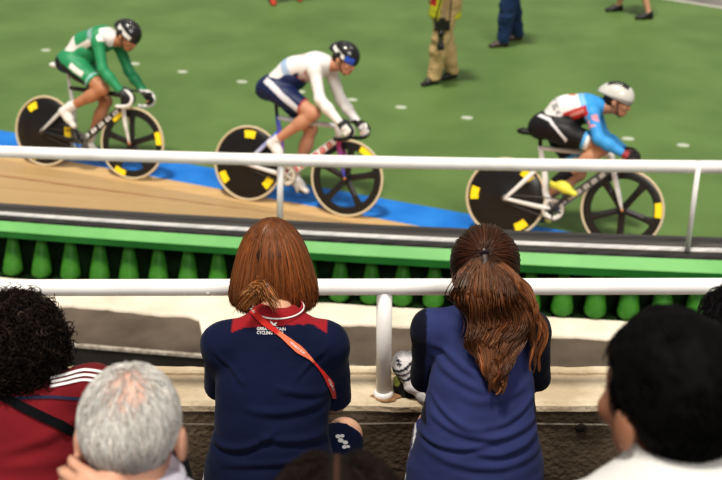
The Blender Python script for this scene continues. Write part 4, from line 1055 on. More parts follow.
# lanyard: twisted ribbon over the back
ctr = smooth_path([(244, 303, 0), (253, 311, 0), (263, 321, 0), (280, 334, 0), (298, 349, 0), (312, 360, 0), (324, 375, 0), (331, 389, 0), (333.5, 398, 0)], 60)
wl = np.interp(np.linspace(0, 1, 60), [0, .15, .3, .38, .5, .62, .68, .8, 1], [6, 6.5, 6, 4.5, 8, 3.2, 2.6, 6.2, 5.5])
T = np.gradient(ctr, axis=0); T /= np.linalg.norm(T, axis=1)[:, None]
A_, B_, Ac, keep = [], [], [], []
for i in range(60):
    nn = V3(-T[i, 1], T[i, 0], 0) * wl[i] / 2; a = hit(bL, *(ctr[i] + nn)[:2], .006); b = hit(bL, *(ctr[i] - nn)[:2], .006)
    if a is None or b is None: continue
    A_.append(a); B_.append(b); keep.append(i)
A_, B_ = np.array(A_), np.array(B_); s_ = np.array(keep) / 59
cl = np.where(((s_ > .36) & (s_ < .64))[:, None], V3(.72, .20, .11), V3(.55, .035, .03))
mb = MB(); mb.ribbon(A_, B_, np.concatenate([cl, cl])); mb.ribbon(A_ + (A_ - B_) * .08, A_ + (A_ - B_) * .0 , (.10, .01, .01)); LY = mb.build('lanyard', CLOTH(), PL)
# pale words woven along the ribbon
gl = []
for (s0, word) in ((.11, 'CYCLING'), (.5, 'WORLD CUP'), (.84, 'CYCLING')):
    i = int(s0 * 59); v, f = text_tris(word, 1, .02); v[:, :2] *= 3.0; an = math.atan2(T[i, 1], T[i, 0])
    vv = np.stack([v[:, 0] * math.cos(an) + v[:, 1] * math.sin(an) + ctr[i, 0], v[:, 0] * math.sin(an) - v[:, 1] * math.cos(an) + ctr[i, 1]], 1); gl.append((vv, f))
for q_ in gl:
    V2, F2 = merge2d([q_]); decal(bL, LY, 'lanyard_lettering', px2d(V2), F2, 0, 0, 1, 0, M_WPRINT, .0075)
# emblem on the thigh of the shorts
bS = bvh_of(SOL)
mk = []
for (x, y, r) in ((338, 437, 2.6), (342, 436.5, 2.2), (340.5, 441, 2.8), (345, 443, 2.6), (344, 447.5, 2.4), (347.5, 447, 1.9)):
    a = np.linspace(0, 2 * math.pi, 13)[:-1]; v = np.concatenate([[(x, y)], np.stack([x + r * np.cos(a), y + r * np.sin(a) * .8], 1)]); mk.append((v, [(0, i + 1, (i + 1) % 12 + 1) for i in range(12)]))
V2, F2 = merge2d(mk)
try: decal(bS, PL, 'shorts_emblem', px2d(V2), F2, 0, 0, 1, 0, M_WPRINT, .003)
except Exception as e: print('shorts emblem', e)
# the bob
def bob(P, c, n):
    zt = np.array([.143, .134, .11, .078, .035, -.02, -.07, -.115, -.15]); rh = np.array([.0, .034, .066, .088, .106, .122, .134, .133, .116])
    az = rng.uniform(0, 2 * math.pi, n); s0 = rng.uniform(0, .45, n) ** 1.0 * 8 * .5; lay = rng.uniform(.86, 1.0, n)
    back = np.clip(-np.sin(az), 0, 1); side = np.abs(np.cos(az))
    s1 = 8.0 - .5 * (1 - side) - rng.uniform(0, 1.1, n) * rng.uniform(.3, 1, n) - np.where(np.sin(az) > .8, 5.2, 0)
    M = 14; u = np.linspace(0, 1, M); S_ = s0[:, None] + (s1 - s0)[:, None] * u
    Z = np.interp(S_, np.arange(9), zt); Rr = np.interp(S_, np.arange(9), rh) * lay[:, None]
    az2 = az[:, None] + .10 * np.sin(3 * u + rng.uniform(0, 6, (n, 1))) * u + rng.normal(0, .05, (n, 1)) * u ** 2
    tip = np.clip(u - .75, 0, 1) * 4
    Rr = Rr * (1 + .05 * rng.normal(0, 1, (n, 1)) * tip)
    X = Rr * np.cos(az2) * 1.0; Y = Rr * np.sin(az2) * .93
    Y = np.where((Y < 0), Y * (1 - .16 * np.clip(-(Z + .02) / .12, 0, 1)), Y)       # hollow towards the nape
    return np.stack([X, Y, Z + .004 * rng.normal(0, 1, (n, 1)) * tip], -1) + c
cb = J(273, 262, 3.62)
g1 = bob(PL, cb, 3400); col1 = tint(3400, (.205, .072, .024), .24, .10)
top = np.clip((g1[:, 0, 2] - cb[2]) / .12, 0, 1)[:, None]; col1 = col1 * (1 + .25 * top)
shell = [EL(cb + V3(0, .0, .03), (.096, .094, .094)), RC(cb + V3(0, .0, .0), cb + V3(0, .02, -.10), .098, .108, (0, 1, 0), 1.1)]
# small gathered tail held by a claw clip, low on her near side of the nape
ct = J(262, 287, 3.475); n = 420
a = rng.uniform(-1, 1, n); L = rng.uniform(.035, .062, n); u = np.linspace(0, 1, 10)
dirs = np.stack([-.25 + a * .75, -.25 + 0 * a, .85 - .75 * np.abs(a)], 1); dirs /= np.linalg.norm(dirs, axis=1)[:, None]
rt = ct + rng.normal(0, 1, (n, 3)) * V3(.010, .006, .008)
tuft = rt[:, None] + dirs[:, None] * (L[:, None] * u)[..., None] + V3(0, -.012, -.030) * (u ** 2)[None, :, None] * (1 + np.abs(a))[:, None, None] + V3(0, -.016, 0) * np.sin(u * 3)[None, :, None]
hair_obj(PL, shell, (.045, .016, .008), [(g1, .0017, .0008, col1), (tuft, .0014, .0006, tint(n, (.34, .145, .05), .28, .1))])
mb = MB()
for dx in (-.010, .004, .016):
    mb.tube(smooth_path([ct + V3(dx, -.012, .016), ct + V3(dx + .004, -.028, 0), ct + V3(dx, -.014, -.024)], 9), [.0045, .004, .0025], 8, (.05, .045, .045) if dx < .01 else (.35, .20, .22))
mb.tube([ct + V3(-.014, -.020, .014), ct + V3(.02, -.020, .012)], .0045, 8, (.06, .05, .05)); mb.build('hair_clip', PAINT(), PL)

# ------------------------------------------------------------------ woman with the long ponytail
KR = dict(head=J(484, 271, 3.58), look=(.0, 1, -.12), neck=J(485, 308, 3.55), ar=(.048, .041), shr=.052,
          st=[(J(482, 358, 3.56), .133, .083), (J(481, 390, 3.56), .148, .098), (J(478, 430, 3.58), .168, .112), (J(476, 466, 3.62), .196, .128), (J(475, 510, 3.67), .203, .135)],
          sh={'a': J(432, 329, 3.56), 'b': J(529, 329, 3.56)}, el={'a': J(424, 378, 3.70), 'b': J(536, 377, 3.70)}, wr={'a': J(455, 392, 3.99), 'b': J(505, 392, 3.99)}, hd=HD, **legs(.345, 2.95, 1.90, 3.34, 1.96, 1.36, spread=.128, ks=.10))
xR = J(481, 350, 3.5)[0]; zhem = J(481, 392, 3.6)[2]
def shirtR(V):
    c = np.tile(V3(.036, .046, .140), (len(V), 1)) * (1 + .12 * fbm(V, 7))[:, None]
    m = (np.abs(V[:, 0] - xR) > .158) & (V[:, 2] > zhem - .05); c[m] = (.008, .009, .022); return c
def shortsR(V):
    c = np.tile(V3(.03, .042, .16), (len(V), 1)); d = KR['st'][-1][0]; m = np.abs(V[:, 0] - d[0]) > .17
    t = (V[:, 2] - d[2] + .5 * np.abs(V[:, 0] - d[0])) / .024; c[m & (np.mod(t, 1) < .45)] = (.74, .73, .73); return c
zr = lambda py: J(478, py, 3.47)[2]
PR, SHR, SOR, RR, hR = seated('woman with long wavy brown ponytail and blue shirt with dark sleeves, seen from behind', KR,
    dict(skin=(.60, .36, .26), shirt=shirtR, pants=shortsR, sleeve=1.3, short=.97, shoe=(.6, .6, .6), slack=.006,
         folds=[fold(zr(436), .20, .53, .008, .012, .030, -.05), fold(zr(450), .15, .40, .006, .010, .02, .08), fold(zr(455), .33, .54, .007, .012, .02, .12), fold(zr(470), .18, .55, .005, .013, .018, -.04), fold(zr(424), .20, .38, .007, .012, .03, -.35), fold(zr(420), .36, .52, .006, .011, .02, .4),
                fold(zr(362), .20, .34, .006, .012, .0, -.45), fold(zr(378), .20, .36, .005, .012, .0, -.35), fold(zr(398), .28, .50, .004, .014, .02, .1), fold(zr(340), .40, .50, .005, .012, 0, .5)]))
bR = bvh_of(SHR)
def pony(n):
    ec = hR + RR[2] * .03 - RR[0] * .012; rad = V3(.098, .077, .09) + .012; tie = J(485, 254, 3.455)
    tl = (tie - ec) @ RR.T; tdir = nrm(tl / rad)
    d = rng.normal(0, 1, (n * 3, 3)); d /= np.linalg.norm(d, axis=1)[:, None]
    ok = ~((d[:, 0] > .55) & (d[:, 2] < .55)) & (d[:, 2] > -.55) & (d @ tdir < .97); d = d[ok][:n]; n = len(d)
    M1 = 12; u = np.linspace(0, 1, M1); ang = np.arccos(np.clip(d @ tdir, -1, 1))[:, None]
    w0 = np.sin((1 - u) * ang) / np.sin(ang); w1 = np.sin(u * ang) / np.sin(ang)
    D = w0[..., None] * d[:, None] + w1[..., None] * tdir; off = (.002 + .010 * np.sin(u * math.pi))[None] * rng.uniform(.5, 1.1, (n, 1)) + rng.uniform(0, .006, (n, 1))
    D = D / np.linalg.norm(D, axis=2)[..., None]; X = D * (rad + off[..., None]); P1 = X @ RR + ec
    return P1, tie
p1, tie = pony(2600)
def locks(n, cl, halfw, depth, cnt, amp, wl_, tip=.02, M=34):
    """strands grouped in wavy locks following centreline cl"""
    C = smooth_path(cl, M); hw = np.interp(np.linspace(0, 1, M), np.linspace(0, 1, len(halfw)), halfw); out = []
    lid = rng.integers(0, cnt, n); lu = rng.uniform(-1, 1, cnt); lv = rng.uniform(-1, 1, cnt); ph = rng.uniform(0, 6.3, cnt); fr = rng.uniform(.75, 1.25, cnt) * wl_; le = rng.uniform(.74, 1.0, cnt); aa = rng.uniform(.6, 1.3, cnt) * amp
    u = np.linspace(0, 1, M); ln = np.clip(le[lid] + rng.normal(0, .03, n), .3, 1.02)
    du = rng.normal(0, .16, n); dv = rng.normal(0, .25, n)
    S_ = u[None] * ln[:, None]; idx = S_ * (M - 1)
    B = np.stack([np.interp(idx, np.arange(M), C[:, k]) for k in range(3)], -1); HW = np.interp(idx, np.arange(M), hw)
    conv = 1 - .5 * np.clip((u - .7) / .3, 0, 1)[None]
    x = (lu[lid][:, None] + du[:, None] * conv) * HW; y = (lv[lid] + dv)[:, None] * depth * np.clip(HW / max(halfw), .3, 1)
    g = np.clip(S_ * 4, 0, 1); wv = np.sin(2 * math.pi * fr[lid][:, None] * S_ + ph[lid][:, None]); wv2 = np.cos(2 * math.pi * fr[lid][:, None] * S_ * 1.0 + ph[lid][:, None])
    B = B + np.stack([x + aa[lid][:, None] * wv * g, y + .7 * aa[lid][:, None] * wv2 * g - .008 * g, 0 * x], -1)
    return B, lid, wv
def onback(px, py, off): 
    q = hit(bR, px, py, off); return q
c1 = [tie, J(485, 275, 3.425), J(492, 296, 3.42), onback(496, 320, .035), onback(493, 345, .034), onback(493, 368, .03), onback(496, 390, .02)]
l1, lid1, wv1 = locks(2000, c1, [.014, .068, .086, .084, .062, .040, .014], .022, 30, .0105, 3.4)
c2 = [tie + V3(.01, 0, -.01), J(503, 270, 3.43), J(516, 287, 3.43), J(530, 312, 3.44), J(537, 338, 3.46), J(534, 370, 3.47)]
l2, lid2, wv2 = locks(560, c2, [.01, .028, .030, .026, .022, .010], .014, 14, .007, 3.0)
br = (.118, .048, .020)
colh = tint(len(p1), (.060, .022, .010), .35, .1); e = np.exp(rng.normal(.05, .45, 60)); e[::7] *= 1.7
colp = tint(2000, br, .22, .12) * e[lid1][:, None]; colq = tint(560, br, .22, .12) * e[lid2 + 46 - 46][:, None]
fly = p1[rng.integers(0, len(p1), 160)] + rng.normal(0, .004, (160, 12, 3)).cumsum(1) * .25
shell = [EL(hR + RR[2] * .03 - RR[0] * .014, (.104, .084, .097), RR), RC(tie + V3(0, .015, -.005), J(486, 285, 3.45), .028, .038)]
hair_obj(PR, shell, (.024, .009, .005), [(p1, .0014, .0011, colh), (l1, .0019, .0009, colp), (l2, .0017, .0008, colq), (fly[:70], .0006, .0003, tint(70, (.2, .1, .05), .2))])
mb = MB(); A = np.linspace(0, 2 * math.pi, 17); tz = J(485, 262, 3.43) - tie; tz = nrm(tz)
ux = V3(1, 0, 0); uy = np.cross(tz, ux); mb.tube([tie + tz * .006 + ux * .017 * math.cos(a) + uy * .015 * math.sin(a) for a in A], .0045, 8, (.02, .015, .02), caps=False); mb.build('hair_tie', CLOTH(), PR)

# ------------------------------------------------------------------ woman with the curly hair (middle row)
xc = J(18, 440, 2.78)[0]; RED = V3(.165, .012, .018)
KC = dict(head=J(16, 352, 2.80), look=(0, 1, -.05), neck=J(18, 385, 2.79),
          st=[(J(18, 448, 2.79), .155, .09), (J(18, 500, 2.80), .165, .105), (J(18, 550, 2.84), .175, .118), (J(18, 600, 2.895), .195, .132)],
          sh={'a': J(-58, 399, 2.79), 'b': J(92, 390, 2.79)}, el={'a': J(-70, 500, 2.92), 'b': J(106, 505, 2.92)}, wr={'a': J(-25, 520, 3.12), 'b': J(62, 520, 3.12)}, hd=HD, **legs(xc, 2.24, 2.155, 2.56, 2.20, 1.62))
shB, nkC = KC['sh']['b'], KC['neck']
def shirtC(V):
    c = np.tile(RED, (len(V), 1)) * (1 + .15 * fbm(V, 7))[:, None]; return c
PC, SHC, SOC, RC_, hC = seated('person with dense dark curly hair and dark red top with three white shoulder stripes', KC,
    dict(skin=(.20, .09, .05), shirt=shirtC, pants=lambda V: np.tile(V3(.02, .02, .03), (len(V), 1)), sleeve=1.0, short=1.0, ncut=.075, shoe=(.05, .05, .05), folds=[fold(J(60, 440, 2.7)[2], xc - .05, xc + .2, .005, .014, 0, .2), fold(J(60, 462, 2.7)[2], xc - .15, xc + .2, .004, .014, 0, -.1)]))
bC_ = bvh_of(SHC)
sts = []
for k in range(3): sts.append(strip2d([(50, 379 + k * 4.0), (66, 375.5 + k * 4.2), (80, 371.5 + k * 4.6), (90, 371 + k * 4.8), (108, 374 + k * 5.2)], 2.5, 40))
V2, F2 = merge2d(sts); decal(bC_, PC, 'shoulder_stripe', px2d(V2), F2, 0, 0, 1, 0, M_WPRINT, .004)
V2, F2 = strip2d([(-5, 400), (30, 398), (60, 397.5), (100, 400)], 3.2, 40); decal(bC_, PC, 'yoke_seam', px2d(V2), F2, 0, 0, 1, 0, plain('navy_seam', (.012, .014, .05), .8), .0035)
# curls: short helical coils rooted on a ball
n = 6000; hb_ = hC + V3(-.004, -.004, .018); d = rng.normal(0, 1, (n * 2, 3)); d /= np.linalg.norm(d, axis=1)[:, None]
d = d[~((d[:, 1] > .45) & (d[:, 2] < .35))][:n]; n = len(d)
base_r = V3(.108, .112, .110); pos = hb_ + d * base_r * rng.uniform(.86, 1.10, (n, 1)) * (1 + .05 * vnoise(d, 3))[:, None]
M_ = 16; u = np.linspace(0, 1, M_); axd = d * .5 + rng.normal(0, .5, (n, 3)) + V3(0, 0, -.35); axd /= np.linalg.norm(axd, axis=1)[:, None]
e1 = np.cross(axd, V3(.3, .5, .8)); e1 /= np.linalg.norm(e1, axis=1)[:, None]; e2 = np.cross(axd, e1); ph = rng.uniform(0, 6.3, (n, 1)); rr = rng.uniform(.004, .009, (n, 1)); tw = rng.uniform(1.5, 2.8, (n, 1)) * 2 * math.pi; Lc = rng.uniform(.018, .038, (n, 1))
hel = pos[:, None] + axd[:, None] * (Lc * u)[..., None] + e1[:, None] * (rr * np.cos(tw * u + ph))[..., None] + e2[:, None] * (rr * np.sin(tw * u + ph))[..., None]
hair_obj(PC, [EL(hb_, base_r * .96)], (.010, .007, .006), [(hel, .0017, .0009, tint(n, (.015, .009, .007), .5))], mat=HAIRM(), disp=lambda V: fbm(V, 28, 2) * .008)
# shoulder bag: strap over the back, pouch at her side
bag = empty('shoulder_bag', tuple(J(178, 470, 2.85))); tag(bag, 'black shoulder bag strap slung across the dark red top', 'bag')
org = np.array(bag.location); V2, F2 = strip2d([(-12, 388), (2, 396), (24, 408), (52, 422), (78, 435), (96, 444), (112, 455)], [8.5, 9.5, 10], 40)
outp = []
for v in V2:
    q = hit(bC_, v[0], v[1], .008)
    if q is None: q = J(v[0], v[1], 2.80)
    outp.append(q - org)
link_mesh('strap', np_mesh('strap', np.array(outp), F2, smooth=True), plain('black_webbing', (.006, .006, .008), .85, spec=.1), bag)
pq = [RC(J(148, 478, 2.86) - org, J(170, 500, 2.9) - org, .055, .06, (0, 1, 0), 1.3), RC(J(176, 462, 2.86) - org, J(184, 500, 2.9) - org, .03, .035)]
body_obj('pouch', pq, CLOTH(), V3(.014, .013, .014), bag, vox=.007)

# ------------------------------------------------------------------ old man with grey hair (back row)
def scalp(hc, R, s, n, keep, comb, steps, length, lift, M=9, rad=None):
    """strands combed over the skull. keep(d)->prob, comb(d)->tangent hint, lift(u)->offset"""
    ec = hc + s * (R[2] * .03 - R[0] * .012); rd = s * (V3(.098, .077, .09) if rad is None else rad)
    d = rng.normal(0, 1, (n * 4, 3)); d /= np.linalg.norm(d, axis=1)[:, None]; d = d[rng.uniform(0, 1, len(d)) < keep(d)][:n]; n = len(d)
    L = length * rng.uniform(.6, 1.15, n); P = []; D = d.copy(); jit = rng.normal(0, .28, (n, 3)); lf = rng.uniform(.55, 1.25, n)
    for k in range(M):
        u = k / (M - 1); P.append(D * (rd + (lift(u) * lf)[:, None])); t = comb(D) + jit; t -= D * (t * D).sum(1)[:, None]; t /= np.linalg.norm(t, axis=1)[:, None] + 1e-9
        D = D + t * (L / (M - 1) / .088)[:, None]; D /= np.linalg.norm(D, axis=1)[:, None]
    return np.stack(P, 1) @ R + ec, d
KO = dict(head=J(132, 434, 1.97), look=(.03, 1, -.16), neck=J(137, 488, 1.93), hs=.96,
          st=[(J(137, 575, 1.96), .17, .105), (J(137, 650, 1.98), .18, .12), (J(137, 740, 2.03), .185, .13), (J(137, 822, 2.10), .19, .135)],
          sh={'a': J(25, 556, 1.95), 'b': J(250, 556, 1.95)}, el={'a': J(70, 650, 1.74), 'b': J(235, 720, 2.05)}, wr={'a': J(122, 512, 1.86), 'b': J(180, 760, 2.3)},
          hd={'a': (nrm(V3(-.82, .35, .22)), V3(-.2, .8, -.5), V3(.1, .3, 1)), 'b': HD['b']}, curl=.55, **legs(-.38, 1.40, 2.432, 1.76, 2.47, 1.90, spread=.08, ks=.08))
PO, SHO_, _, RO, hO = seated('old man with short grey hair thinning at the crown and pale collar', KO,
    dict(skin=(.60, .33, .23), bald=(.66, .43, .35), shirt=lambda V: np.tile(V3(.52, .50, .58), (len(V), 1)), pants=lambda V: np.tile(V3(.08, .08, .1), (len(V), 1)), sleeve=1.0, short=1.0, shoe=(.05, .04, .03)))
mb = MB(); cO = KO['neck']; A = np.linspace(0, 2 * math.pi, 33); rings = []
for (r, h) in ((.082, -.03), (.075, .012), (.068, .022), (.064, .0)): rings.append(np.array([cO + V3(r * math.cos(a) * 1.05, r * math.sin(a), 0) + nrm(V3(0, .2, 1)) * (h + .006) for a in A]))
for i in range(3): mb.ribbon(rings[i], rings[i + 1], (.56, .54, .62))
mb.build('collar', CLOTH(), PO)
crown = nrm(V3(-.42, -.09, .90))
kp = lambda d: np.where((d[:, 0] > .62) & (d[:, 2] < .62), 0, np.where(d[:, 2] < -.78, 0, np.where((np.abs(d[:, 1]) > .74) & (d[:, 2] < -.05) & (d[:, 0] > -.40), 0, 1))) * (.10 + .90 * np.clip((1 - d @ crown - .05) / .34, 0, 1))
cm = lambda D: V3(-.15, 0, -1)[None] * np.ones((len(D), 1)) + (D - crown) * .6 + V3(0, .25, 0) * np.sin(D[:, :1] * 9)
so, do = scalp(hO, RO, .96, 9000, kp, cm, 0, .038, lambda u: .0015 + .0065 * np.sin(u * 2.2))
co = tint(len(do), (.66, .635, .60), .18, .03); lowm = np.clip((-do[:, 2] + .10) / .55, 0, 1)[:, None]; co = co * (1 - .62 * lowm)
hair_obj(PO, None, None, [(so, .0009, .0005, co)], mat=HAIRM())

# ------------------------------------------------------------------ man with thick black hair (back row, head turned)
KB = dict(head=J(669, 402, 1.78), look=(-.45, .89, -.08), neck=J(690, 456, 1.77), hs=1.06,
          st=[(J(690, 560, 1.79), .185, .11), (J(690, 650, 1.83), .19, .12), (J(685, 750, 1.90), .19, .13), (J(680, 850, 1.99), .195, .135)],
          sh={'a': J(572, 532, 1.78), 'b': J(812, 528, 1.78)}, el={'a': J(560, 690, 1.88), 'b': J(830, 690, 1.88)}, wr={'a': J(610, 720, 2.1), 'b': J(760, 720, 2.1)}, hd=HD, **legs(.47, 1.30, 2.432, 1.66, 2.47, 1.90))
PB, SHB_, _, RB, hB = seated('man with thick black hair and white shirt, head turned to one side', KB,
    dict(skin=(.36, .17, .10), shirt=lambda V: np.tile(V3(.74, .73, .71), (len(V), 1)), pants=lambda V: np.tile(V3(.03, .03, .035), (len(V), 1)), sleeve=1.0, short=1.0, shoe=(.05, .04, .03), nk=1.1))
mb = MB(); cB = KB['neck']; rings = []
for (r, h) in ((.098, -.03), (.088, .018), (.080, .03), (.074, .0)): rings.append(np.array([cB + V3(r * math.cos(a) * 1.05, r * math.sin(a), 0) + nrm(V3(-.05, .15, 1)) * h for a in A]))
for i in range(3): mb.ribbon(rings[i], rings[i + 1], (.70, .69, .66))
mb.build('collar', CLOTH(), PB)
def thick_hair(P, hc, R, s, col, n, length=.045, lift=.022, shellgrow=.018, part=None, nape=-.62):
    ec = hc + s * (R[2] * .03 - R[0] * .012)
    kp = lambda d: np.where((d[:, 0] > .40) & (d[:, 2] < .55), 0, np.where(d[:, 2] < nape, 0, np.where((np.abs(d[:, 1]) > .66) & (d[:, 2] < -.02) & (d[:, 0] > -.34), 0, 1))) * (1 if part is None else (np.abs(d[:, 1] - part) > .008) | (d[:, 2] < .2))
    cm = lambda D: V3(-.45, 0, -.55)[None] + .8 * np.sign(D[:, 1:2] - (part or 0)) * V3(0, 1, 0)[None] * (1 if part is not None else .2)
    st_, dd = scalp(hc, R, s, n, kp, cm, 0, length, lambda u: .006 + lift * np.sin(u * 2.0))
    sh = [EL(ec + R[2] * .006 * s, s * V3(.098, .077, .09) + shellgrow, R, cut=[(ec + R[0] * .040 * s + R[2] * .02, R[0] - R[2] * .75), (ec - R[2] * (.085 if nape < -.7 else .060) * s, -R[2])], k=.01)]
    sub = [RC(ec + R[0] * .02 * s + R[1] * sg * .10 * s - R[2] * .045 * s, ec + R[0] * .05 * s + R[1] * sg * .10 * s - R[2] * .075 * s, .046 * s) for sg in (-1, 1)]
    mb = MB(); V, Q = implicit(sh, .006, .01, (), 3, sub); N_ = vnormals(V, Q); V = V + N_ * (fbm(V, 30, 3) * .006)[:, None]
    if part is None: mb.add(V, Q, col=np.array(col) * .6)
    else:
        c = np.tile(np.array(col) * .6, (len(V), 1)); q = (V - ec) @ R[1]; c[(np.abs(q - part * .08) < .0016) & ((V - ec) @ R[2] > .03)] = (.07, .035, .025); mb.add(V, Q, col=c)
    V, F, C = strands(st_, .0011, .0005, tint(len(dd), col, .35)); mb.add(V, F, col=C); return mb.build('hair', vcol('hair_dark', .7, .12), P)
thick_hair(PB, hB, RB, 1.06, (.0045, .004, .004), 6500, length=.035, lift=.010, shellgrow=.016, nape=-.74)

# ------------------------------------------------------------------ person at the edge of the middle row, and the head below
xe = J(738, 440, 2.78)[0]
KE = dict(head=J(740, 342, 2.78), look=(-.15, 1, -.05), neck=J(740, 385, 2.78),
          st=[(J(740, 446, 2.79), .165, .095), (J(740, 500, 2.80), .17, .105), (J(740, 550, 2.84), .18, .118), (J(740, 600, 2.895), .195, .132)],
          sh={'a': J(662, 402, 2.79), 'b': J(820, 402, 2.79)}, el={'a': J(650, 505, 2.92), 'b': J(830, 505, 2.92)}, wr={'a': J(700, 520, 3.12), 'b': J(785, 520, 3.12)}, hd=HD, **legs(xe, 2.24, 2.155, 2.56, 2.20, 1.62))
PE, *_r, RE, hE = seated('person with smooth black hair sitting just behind the man in the white shirt, toward the track', KE,
    dict(skin=(.36, .18, .11), shirt=lambda V: np.tile(V3(.02, .02, .024), (len(V), 1)), pants=lambda V: np.tile(V3(.03, .03, .035), (len(V), 1)), sleeve=1.0, short=1.0, ncut=.07))
thick_hair(PE, hE, RE, 1.0, (.010, .009, .010), 3500)
PE['label'] = 'person with smooth black hair, mostly hidden behind the man in the white shirt'
xd = J(336, 560, 1.64)[0]
KD = dict(head=J(337, 551, 1.66), look=(0, 1, -.1), neck=J(337, 625, 1.63),
          st=[(J(337, 720, 1.67), .15, .095), (J(337, 800, 1.72), .16, .105), (J(337, 900, 1.80), .17, .12), (J(337, 985, 1.89), .19, .13)],
          sh={'a': J(225, 670, 1.65), 'b': J(450, 670, 1.65)}, el={'a': J(220, 830, 1.78), 'b': J(455, 830, 1.78)}, wr={'a': J(290, 850, 2.0), 'b': J(390, 850, 2.0)}, hd=HD, **legs(xd, 1.18, 2.432, 1.55, 2.47, 1.90, spread=.07, ks=.07))
PD, *_r, RD, hD = seated('person whose dark parted hair rises just below the woman with the red lanyard', KD,
    dict(skin=(.30, .14, .09), shirt=lambda V: np.tile(V3(.10, .09, .09), (len(V), 1)), pants=lambda V: np.tile(V3(.03, .03, .035), (len(V), 1)), sleeve=1.0, short=1.0))
thick_hair(PD, hD, RD, 1.0, (.020, .013, .011), 4500, part=-.03)

# ------------------------------------------------------------------ jacket and bag on the parapet
def jcol(V):
    c = np.tile(V3(.74, .72, .73), (len(V), 1)); o = at_y(405, 372, 3.56); u = (V[:, 0] - o[0]) * .52 + (V[:, 2] - o[2]) * -.85 + .25 * (V[:, 0] - o[0]) ** 2 * 10
    z0 = at_y(405, 383, 3.56)[2]
    for k in (-1, 0, 1): c[(np.abs(u - k * .0165) < .0042) & (V[:, 2] > z0 - .02) & (V[:, 0] < o[0] + .06)] = (.015, .016, .03)
    l = at_y(398, 361, 3.58); c[(((V - l) * V3(1, .3, 1)) ** 2).sum(1) < .012 ** 2] = np.where(vnoise(V[(((V - l) * V3(1, .3, 1)) ** 2).sum(1) < .012 ** 2], 160)[:, None] > -.1, V3(.04, .04, .06), V3(.7, .7, .7))
    return c
jp = [RC(at_y(405, 364, 3.60), at_y(422, 360, 3.62), .048, .036), RC(at_y(405, 370, 3.58), at_y(422, 382, 3.57), .040, .040), RC(at_y(412, 384, 3.55), at_y(427, 394, 3.52), .034, .030), RC(at_y(420, 372, 3.62), at_y(470, 384, 3.62), .05, .05), RC(at_y(426, 394, 3.53), at_y(432, 398, 3.52), .022, .02), RC(at_y(470, 384, 3.62), at_y(520, 390, 3.61), .045, .03)]
tag(body_obj('jacket', jp, CLOTH(), jcol, None, vox=.0055, k=.018, disp=lambda V, N: fbm(V, 24, 3) * .006 + np.abs(vnoise(V, 34)) * -.004), 'crumpled white jacket with three dark stripes lying on the parapet', 'jacket')
def bcol(V):
    c = np.tile(V3(.012, .011, .012), (len(V), 1)); g_ = at_y(395, 380, 3.56); c[((V - g_) ** 2).sum(1) < .026 ** 2] = (.22, .24, .06); return c
bp_ = [RC(at_y(402, 387, 3.585), at_y(412, 391, 3.58), .026, .028), RC(at_y(396, 379, 3.575), at_y(398, 388, 3.57), .013, .016), RC(at_y(404, 396, 3.55), at_y(414, 398, 3.55), .014, .016)]
tag(body_obj('bag', bp_, CLOTH(), bcol, None, vox=.005, k=.015, disp=lambda V, N: fbm(V, 26, 3) * .004), 'small black bag with a yellow-green corner tucked under the white jacket', 'bag')
